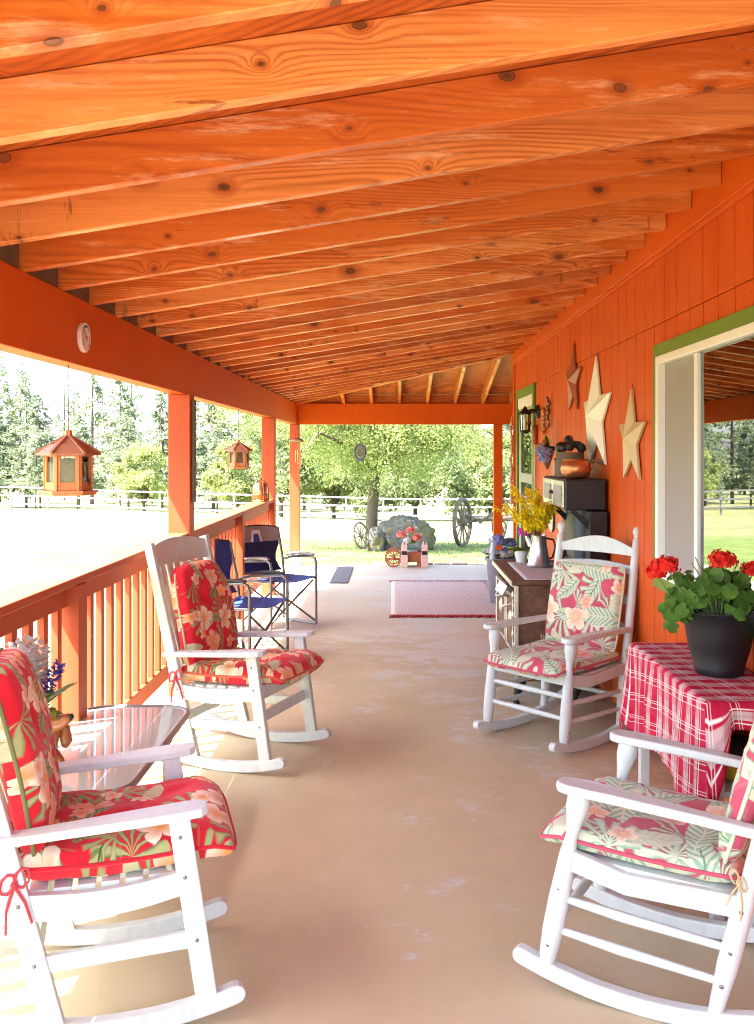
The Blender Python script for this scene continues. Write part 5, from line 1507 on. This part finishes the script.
for x, lab in ((-.10, 'left'), (.20, 'right')):
    t = thing('wooden_figure', 'pink and white wooden bunny cut-out on the %s side of the little cart' % lab, 'figure', (.20 + (x if x > 0 else -.075), YE - .155, 0))
    mb = MB(); mb.prism([(-.045, 0), (.045, 0), (.05, .12), (.04, .2), (.042, .29), (.03, .33), (.018, .36), (.012, .30), (.0, .30), (-.012, .36), (-.028, .33), (-.042, .28), (-.04, .2), (-.05, .12)], lambda a, b, c: (a, c, b), -.018, .0); mb.build('body', simple('pink_white_wood_paint', (.66, .45, .38), .6, var=.2, nscale=10), t, bevel=.004)
    mb = MB(); mb.prism([(-.04, .17), (.04, .17), (.035, .22), (-.035, .22)], lambda a, b, c: (a, c, b), -.024, -.0185); mb.build('waistcoat', M['iron'], t)
wf = thing('flowerpot', 'white pot of coral pink flowers sitting in the little red cart', 'potted plant', (.23, YE + .02, .0765))
mb = MB(); mb.lathe([(.06, 0), (.085, .16), (.09, .165), (.08, .165), (.07, .14), (0, .14)], 20); mb.build('pot', M['whiteplastic'], wf, smooth=50)
mb = MB(); random.seed(14)
for k in range(46):
    a = random.uniform(0, 6.28); ribbon_leaf(mb, (.03 * math.cos(a), .03 * math.sin(a), .15), (math.cos(a), math.sin(a), .7), random.uniform(.08, .17), .055, .9)
mb.build('leaves', foliage('dark_teal_leaves', (.02, .09, .05), (.05, .14, .08), .2), wf, smooth=180)
for c, r, mm in (((.07, -.05, .31), .06, 'pinkpetal'), ((-.14, -.04, .35), .055, 'pinkpetal'), ((-.02, .0, .41), .05, 'pinkpetal'), ((-.06, -.06, .28), .045, 'whitepetal'), ((.0, -.03, .26), .04, 'limeleaf')):
    umbel('bloom', c, r, M[mm], wf, 50, .026)

# edging blocks and stones beyond the slab
random.seed(17)
for k in range(9):
    x = .42 + k * .24; w = .225
    mb = MB(); mb.box((0, 0, .05), (w, .14, .11), (0, 0, random.uniform(-.06, .06))); o = mb.build('edging_block', M['edging'], bevel=.012)
    o.location = (x, YE + .30 - .02 * k, -.10 + random.uniform(-.01, .01))
    tag(o, 'tan concrete edging block in the row behind the cart planter', 'edging block', 'edging blocks at the porch end')
def rock(name, c, d, seed, mat, sub=2):
    bm = bmesh.new(); bmesh.ops.create_icosphere(bm, subdivisions=sub + 1, radius=1)
    for v in bm.verts:
        p = v.co.copy(); k = 1 + .20 * noise.noise(p * 1.2 + V((seed, 0, 0))) + .16 * noise.noise(p * 3.1 + V((0, seed, 0))) + .06 * noise.noise(p * 8 + V((0, seed, 0)))
        v.co = V((p.x * d[0], p.y * d[1], p.z * d[2])) * k
    me = bpy.data.meshes.new(name); bm.to_mesh(me); bm.free(); me.materials.append(mat)
    for f in me.polygons: f.use_smooth = True
    o = bpy.data.objects.new(name, me); COL.objects.link(o); o.location = c; return o
for k in range(9):
    x = -.95 + k * .125 + random.uniform(-.03, .03); y = YE + .32 + random.uniform(-.05, .08); s = random.uniform(.05, .09)
    tag(rock('stone', (x, y, ground_z(x, y) + .03), (s, s * .8, s * .7), k * 3.1, M['stone'], 1), 'small grey stone in the heap beyond the porch floor', 'stone', 'stones beyond the porch floor')

# ------------------------------------------------------------------ the yard: boulder, wheels, wagon
bo = rock('boulder', (.20, 22.3, ground_z(.2, 22.3) + .27), (.66, .5, .50), 4.4, M['boulder'], 4)
tag(bo, 'mossy grey boulder under the shade tree', 'boulder')
bo2 = rock('boulder', (-.42, 21.8, ground_z(-.4, 21.8) + .16), (.20, .24, .40), 9.4, M['boulder'], 3)
tag(bo2, 'pale upright rock at the left foot of the mossy boulder', 'boulder')
ww = thing('wagon_wheel', 'weathered wooden wagon wheel leaning on the pale rock by the boulder', 'wheel', (-.74, 21.5, ground_z(-.74, 21.5) + .06))
mb = MB(); wheel(mb, (0, 0, .29), .30, .035, 10, (.82, -.5, .22), .05, .06, .014); mb.build('wheel', M['greywood'], ww, smooth=40)
zz = ground_z(2.2, 23.6)
wa = thing('farm_wagon', 'old weathered wooden farm wagon with tall spoked wheels behind the right post', 'wagon', (1.86, 23.6, zz + .02))
for (x, y, r) in ((-.25, -.1, .58), (.80, 1.4, .56), (2.35, -.5, .5), (2.6, .9, .5)):
    mb = MB(); wheel(mb, (x, y, r), r, .06, 12, (.91, -.41, 0), .10, .14, .022); mb.build('wheel', M['greywood'], wa, smooth=40)
mb = MB(); mb.tube([(-.25, -.1, .58), (.80, 1.4, .57)], .03, 8); mb.tube([(2.35, -.5, .5), (2.6, .9, .5)], .04, 8); mb.build('axle', M['greywood'], wa)
mb = MB()
for y0_, y1_ in ((.12, -.25), (.55, .2), (.98, .65)): mb.sweep([(.05, y0_ + .15, .62), (2.9, y1_, .62)], .16, .05, (0, 1, 0))
mb.sweep([(-.1, .0, .72), (-.02, 1.15, .72)], .14, .06, (1, 0, 0)); mb.sweep([(2.5, -.4, .72), (2.65, .85, .72)], .14, .06, (1, 0, 0))
mb.build('bed', M['greywood'], wa, bevel=.01)
mb = MB(); mb.sweep([(.15, -.05, .55), (.62, -.2, .92), (.98, -.32, 1.18)], .08, .06, (0, 1, 0)); mb.build('tongue', M['greywood'], wa, bevel=.008)

# ------------------------------------------------------------------ pasture fence
fe = thing('pasture_fence', 'long pale three-rail pasture fence in front of the woods', 'fence')
FX0, FX1, FY = -46.0, 24.0, 50.0
nx = 37
def fz(x): return ground_z(x, FY)
xs = [FX0 + (FX1 - FX0) * i / nx for i in range(nx + 1)]
for x in xs:
    mb = MB(); mb.bx(x - .045, x + .045, FY - .045, FY + .06, fz(x) - .2, fz(x) + 1.28); mb.build('post', M['fencepost'], fe)
for h in (.38, .80, 1.22):
    mb = MB(); mb.sweep([(x, FY - .085, fz(x) + h) for x in xs], .04, .085, (0, 1, 0)); mb.build('rail', M['fence'], fe)

# ------------------------------------------------------------------ trees
def conifer_mesh(seed, h, rb, n_br, dens, mat):
    """returns (trunk MB, crown MB): whorls of drooping branches carrying needle sprays, with gaps"""
    rnd = random.Random(seed); tr = MB(); cr = MB()
    lean = rnd.uniform(-.02, .02)
    tr.tube([(0, 0, -.5), (lean * h * .3, 0, h * .35), (lean * h * .7, 0, h * .7), (lean * h, 0, h * .99)], [h * .012, h * .009, h * .005, .01], 7)
    bare = rnd.uniform(.08, .22)
    for i in range(n_br):
        u = (i + rnd.random()) / n_br; u = bare + (1 - bare) * u ** .9
        z = h * u; ln = rb * (1 - ((u - bare) / (1 - bare)) ** 1.15) * rnd.uniform(.55, 1.15) + .12
        a = rnd.uniform(0, 6.283); d = V((math.cos(a), math.sin(a), rnd.uniform(-.15, .25)))
        p0 = V((lean * z, 0, z)); p1 = p0 + d * ln * .6 + V((0, 0, -.03 * ln)); p2 = p0 + d * ln + V((0, 0, -.14 * ln))
        tr.tube([p0, p1, p2], [.035 * (1 - u) + .012, .018, .006], 4, cap=False)
        k = max(5, int(dens * .62 * ln))
        for j in range(k):
            w = rnd.uniform(.1, 1) ** .5
            c = (p0.lerp(p1, w / .6) if w < .6 else p1.lerp(p2, (w - .6) / .4)) + V((rnd.gauss(0, .10 + .05 * ln), rnd.gauss(0, .10 + .05 * ln), rnd.gauss(0, .09)))
            dd = V((d.x + rnd.uniform(-.9, .9), d.y + rnd.uniform(-.9, .9), rnd.uniform(-.9, .9)))
            s = rnd.uniform(.20, .44)
            cr.leafquad(c, dd, (rnd.uniform(-1, 1), rnd.uniform(-1, 1), 1), s * 1.2, s * .5)
    return tr, cr
def broad_mesh(seed, h, R, clumps, leaves, ls, trunk_h=.35, squash=.8):
    rnd = random.Random(seed); tr = MB(); cr = MB()
    tr.tube([(0, 0, -.4), (0, .0, h * trunk_h * .5), (rnd.uniform(-.1, .1), 0, h * trunk_h)], [h * .03, h * .022, h * .016], 9)
    for i in range(clumps):
        a = rnd.uniform(0, 6.283); rr = R * math.sqrt(rnd.random()); z = h * (trunk_h + (1 - trunk_h) * rnd.random() ** .8)
        k = math.sqrt(max(.05, 1 - ((z / h - .62) / .45) ** 2)); c = V((rr * math.cos(a) * k, rr * math.sin(a) * k, z))
        cs = R * rnd.uniform(.18, .36)
        tr.tube([(0, 0, h * trunk_h * rnd.uniform(.6, 1)), c * .5 + V((0, 0, h * trunk_h * .4)), c], [h * .010, h * .006, .008], 5, cap=False)
        for j in range(leaves // clumps):
            d = V((rnd.gauss(0, 1), rnd.gauss(0, 1), rnd.gauss(0, 1) * squash))
            d = d.normalized() * cs * rnd.random() ** .45
            s = ls * rnd.uniform(.6, 1.3)
            cr.leafquad(c + d, (rnd.uniform(-1, 1), rnd.uniform(-1, 1), rnd.uniform(-1, .6)), (rnd.uniform(-1, 1), rnd.uniform(-1, 1), rnd.uniform(-.3, 1)), s, s * .6)
    return tr, cr

def tree_proto(name, label, cat, mbs, mat, group):
    t = thing(name, label, cat, (0, 0, 0), 0, group)
    mbs[0].build('trunk', M['bark'], t, smooth=60); mbs[1].build('crown', mat, t)
    return t
GC = 'conifers beyond the pasture fence'
protos = []
for k, (h, rb, nb_, de, mt) in enumerate(((15, 2.5, 105, 46, 'conifer'), (13, 2.8, 95, 42, 'conifer_b'), (17, 2.3, 115, 40, 'conifer'), (11, 2.5, 90, 50, 'conifer_b'), (16, 2.1, 85, 30, 'conifer'))):
    protos.append([tree_proto('conifer', ['tall feathery conifer behind the pale pasture fence', 'blue-green conifer behind the pale pasture fence', 'slender tall pine behind the pale pasture fence', 'short full conifer behind the pale pasture fence', 'thin open pine behind the pale pasture fence'][k], 'tree', conifer_mesh(40 + k, h, rb, nb_, de, mt), M[mt], GC), False])
def place(pr, x, y, s, rz, label=None):
    o = pr[0] if not pr[1] else copy_tree(pr[0])
    pr[1] = True
    o.location = (x, y, ground_z(x, y)); o.scale = (s, s, s * random.uniform(.92, 1.08)); o.rotation_euler = (0, 0, rz)
    if label: o['label'] = label
    return o
random.seed(77)
row = [(-30.5, 76, 0, .80), (-26.2, 70, 1, .70), (-24.0, 78, 2, .80), (-22.5, 84, 4, .80), (-20.6, 74, 0, .74), (-18.6, 82, 2, .78), (-17.0, 72, 3, .75), (-15.6, 86, 4, .85), (-13.6, 74, 1, .74), (-11.8, 80, 0, .78), (-10.2, 72, 3, .80), (-9.0, 86, 2, .82), (-7.0, 76, 1, .8), (-33.5, 72, 3, .8), (-37, 78, 1, .85), (-40, 72, 0, .8), (-45, 80, 2, .8), (-28.2, 84, 4, .66), (-5, 84, 0, .8), (-51, 76, 3, .9), (-57, 82, 1, .9), (-3, 78, 3, .8), (1.5, 84, 1, .8), (5, 80, 0, .85), (9, 84, 3, .9), (13, 82, 1, .9),
       (-23.0, 63, 3, .5), (-26.4, 64, 1, .42), (-20.0, 62, 3, .46), (-17.6, 65, 1, .5), (-13.4, 63, 3, .5), (-11.2, 62, 1, .42), (-29.8, 63, 3, .5), (-34.0, 65, 1, .5), (-24.5, 68, 3, .75), (-21.5, 67, 3, .62), (-18.4, 68, 3, .7), (-14.8, 66, 3, .66), (-12.4, 67, 3, .72), (-28.4, 70, 3, .7), (-31.8, 68, 3, .66), (-35, 92, 0, .9), (-31, 95, 2, .72), (-19.5, 95, 1, .85), (-14, 97, 0, .9), (-8, 95, 3, 1.0)]
for x, y, k, s in row: place(protos[k], x, y, s, random.uniform(0, 6.28))
GB = 'leafy trees and bushes beyond the pasture fence'
bp = []
for k, (h, R, cl_, lv, ls, mt, lab) in enumerate(((5.2, 2.6, 26, 6500, .26, 'broad', 'yellow-green leafy tree just beyond the pasture fence'), (3.6, 2.4, 22, 5500, .24, 'bush', 'rounded grey-green bush just beyond the pasture fence'), (6.8, 3.2, 30, 7500, .28, 'bush', 'tall green leafy tree beyond the pasture fence'))):
    bp.append([tree_proto('leafy_tree', lab, 'tree', broad_mesh(60 + k, h, R, cl_, lv, ls, .2), M[mt], GB), False])
for x, y, k, s in ((-15.8, 62, 0, .75), (-9.6, 60, 0, .9), (-6.6, 57, 2, .8), (-3.6, 58, 0, .95), (-1.2, 56, 1, 1.0), (1.2, 58, 2, .85), (3.4, 56, 1, 1.0), (5.6, 58, 0, 1.0), (7.6, 56, 1, 1.1), (9.8, 58, 2, 1.0), (12.5, 57, 0, 1.1), (15.5, 58, 1, 1.2), (-38, 64, 2, .8), (-46, 66, 0, .9)):
    place(bp[k], x, y, s, random.uniform(0, 6.28))

# the yard shade tree
def yard_tree():
    rnd = random.Random(5); tr = MB(); cr = MB()
    tr.tube([(0, 0, -.3), (.02, 0, .1), (.05, 0, .9), (.12, 0, 1.7), (.18, 0, 2.2)], [.22, .155, .125, .12, .14], 12)
    tips = []
    for i in range(16):
        a = i * 2.4 + rnd.uniform(-.3, .3); el = rnd.uniform(.35, 1.2); ln = rnd.uniform(2.4, 4.4)
        d = V((math.cos(a) * math.cos(el), math.sin(a) * math.cos(el), math.sin(el)))
        p0 = V((.16, 0, rnd.uniform(1.7, 2.2))); p1 = p0 + d * ln * .5; p2 = p1 + V((d.x, d.y, d.z * .5)) * ln * .5; p3 = p2 + V((d.x * .5, d.y * .5, -.35)) * 1.1
        tr.tube([p0, p1, p2, p3], [.09, .055, .03, .01], 7, cap=False)
        for b in range(10):
            u = rnd.uniform(.3, 1); q = p0.lerp(p1, u * 2) if u < .5 else p1.lerp(p2, u * 2 - 1)
            e = V((rnd.gauss(0, 1), rnd.gauss(0, 1), rnd.gauss(.1, .5))).normalized() * rnd.uniform(.6, 1.5)
            r = q + e; r2 = r + V((e.x * .35, e.y * .35, -rnd.uniform(.3, .9)))
            tr.tube([q, r, r2], [.018, .010, .004], 4, cap=False); tips.append((q, r, r2))
    for (q, r, r2) in tips:
        for j in range(620):
            w = rnd.random() * 2
            c = (q.lerp(r, w) if w < 1 else r.lerp(r2, w - 1)) + V((rnd.gauss(0, .19), rnd.gauss(0, .19), rnd.gauss(-.06, .17)))
            s = rnd.uniform(.036, .07)
            cr.leafquad(c, (rnd.uniform(-1, 1), rnd.uniform(-1, 1), rnd.uniform(-1.2, .3)), (rnd.uniform(-1, 1), rnd.uniform(-1, 1), rnd.uniform(-.2, 1)), s * 1.25, s * .62)
    return tr, cr
yt = thing('shade_tree', 'spreading pale green shade tree with drooping leafy branches above the boulder', 'tree', (-.57, 22.6, ground_z(-.57, 22.6)))
a_, b_ = yard_tree(); a_.build('trunk', M['bark'], yt, smooth=60); b_.build('crown', M['willow'], yt)

# short grass on the lawn round the boulder
mb = MB(); random.seed(31)
for i in range(16000):
    x = random.uniform(-3.5, 6.5); y = 14.2 + random.random() ** 1.6 * 12
    if random.random() > .35 + .65 * noise.noise(V((x * .6, y * .6, 0))) + .3: continue
    z = ground_z(x, y); h = random.uniform(.025, .07); a = random.uniform(0, 6.28); w = .012
    dx, dy = math.cos(a) * w, math.sin(a) * w; o = len(mb.v)
    mb.v += [V((x - dx, y - dy, z - .01)), V((x + dx, y + dy, z - .01)), V((x + random.uniform(-.03, .03), y + random.uniform(-.03, .03), z + h))]
    mb.face([o, o + 1, o + 2])
tag(mb.build('lawn_grass', foliage('lawn_blades', (.10, .16, .04), (.19, .22, .07), .3)), 'short green grass tufts on the lawn round the boulder', 'grass', kind='stuff')

# ------------------------------------------------------------------ light, world, camera
sd = V((1.0, .55, -1.95))
sun = bpy.data.lights.new('sun', 'SUN'); sun.energy = 3.0; sun.angle = math.radians(.53); sun.color = (1.0, .965, .90)
so = bpy.data.objects.new('sun', sun); COL.objects.link(so); so.rotation_euler = sd.to_track_quat('-Z', 'Y').to_euler(); so.location = (-10, -6, 20)
w = bpy.data.worlds.new('World'); scene.world = w; w.use_nodes = True
nt = w.node_tree; bg = nt.nodes['Background']
sky = nt.nodes.new('ShaderNodeTexSky'); sky.sky_type = 'NISHITA'; sky.sun_disc = False
sky.sun_elevation = math.atan2(1.95, math.hypot(1, .55)); sky.sun_rotation = math.atan2(-1.0, -.55)
sky.altitude = 700; sky.air_density = .8; sky.dust_density = 5.0; sky.ozone_density = 1.0
nt.links.new(sky.outputs[0], bg.inputs[0]); bg.inputs[1].default_value = .105

cam = bpy.data.cameras.new('camera'); co = bpy.data.objects.new('camera', cam); COL.objects.link(co)
co.location = (0, 0, 1.57); co.rotation_euler = (PI / 2, 0, 0)
cam.sensor_width = 36; cam.lens = 985 / 1024 * 36; cam.shift_x = -18 / 1024; cam.shift_y = -61 / 1024
cam.clip_start = .05; cam.clip_end = 3000
scene.camera = co
scene.view_settings.view_transform = 'Standard'; scene.view_settings.look = 'None'
scene.view_settings.exposure = 3.88; scene.view_settings.gamma = 1.0
scene.render.engine = 'CYCLES'
cy = scene.cycles
cy.filter_width = 1.05; cy.use_denoising = True; cy.max_bounces = 10; cy.diffuse_bounces = 6; cy.glossy_bounces = 4; cy.transparent_max_bounces = 24; cy.transmission_bounces = 6
cy.sample_clamp_indirect = 8
cy.caustics_reflective = False; cy.caustics_refractive = False
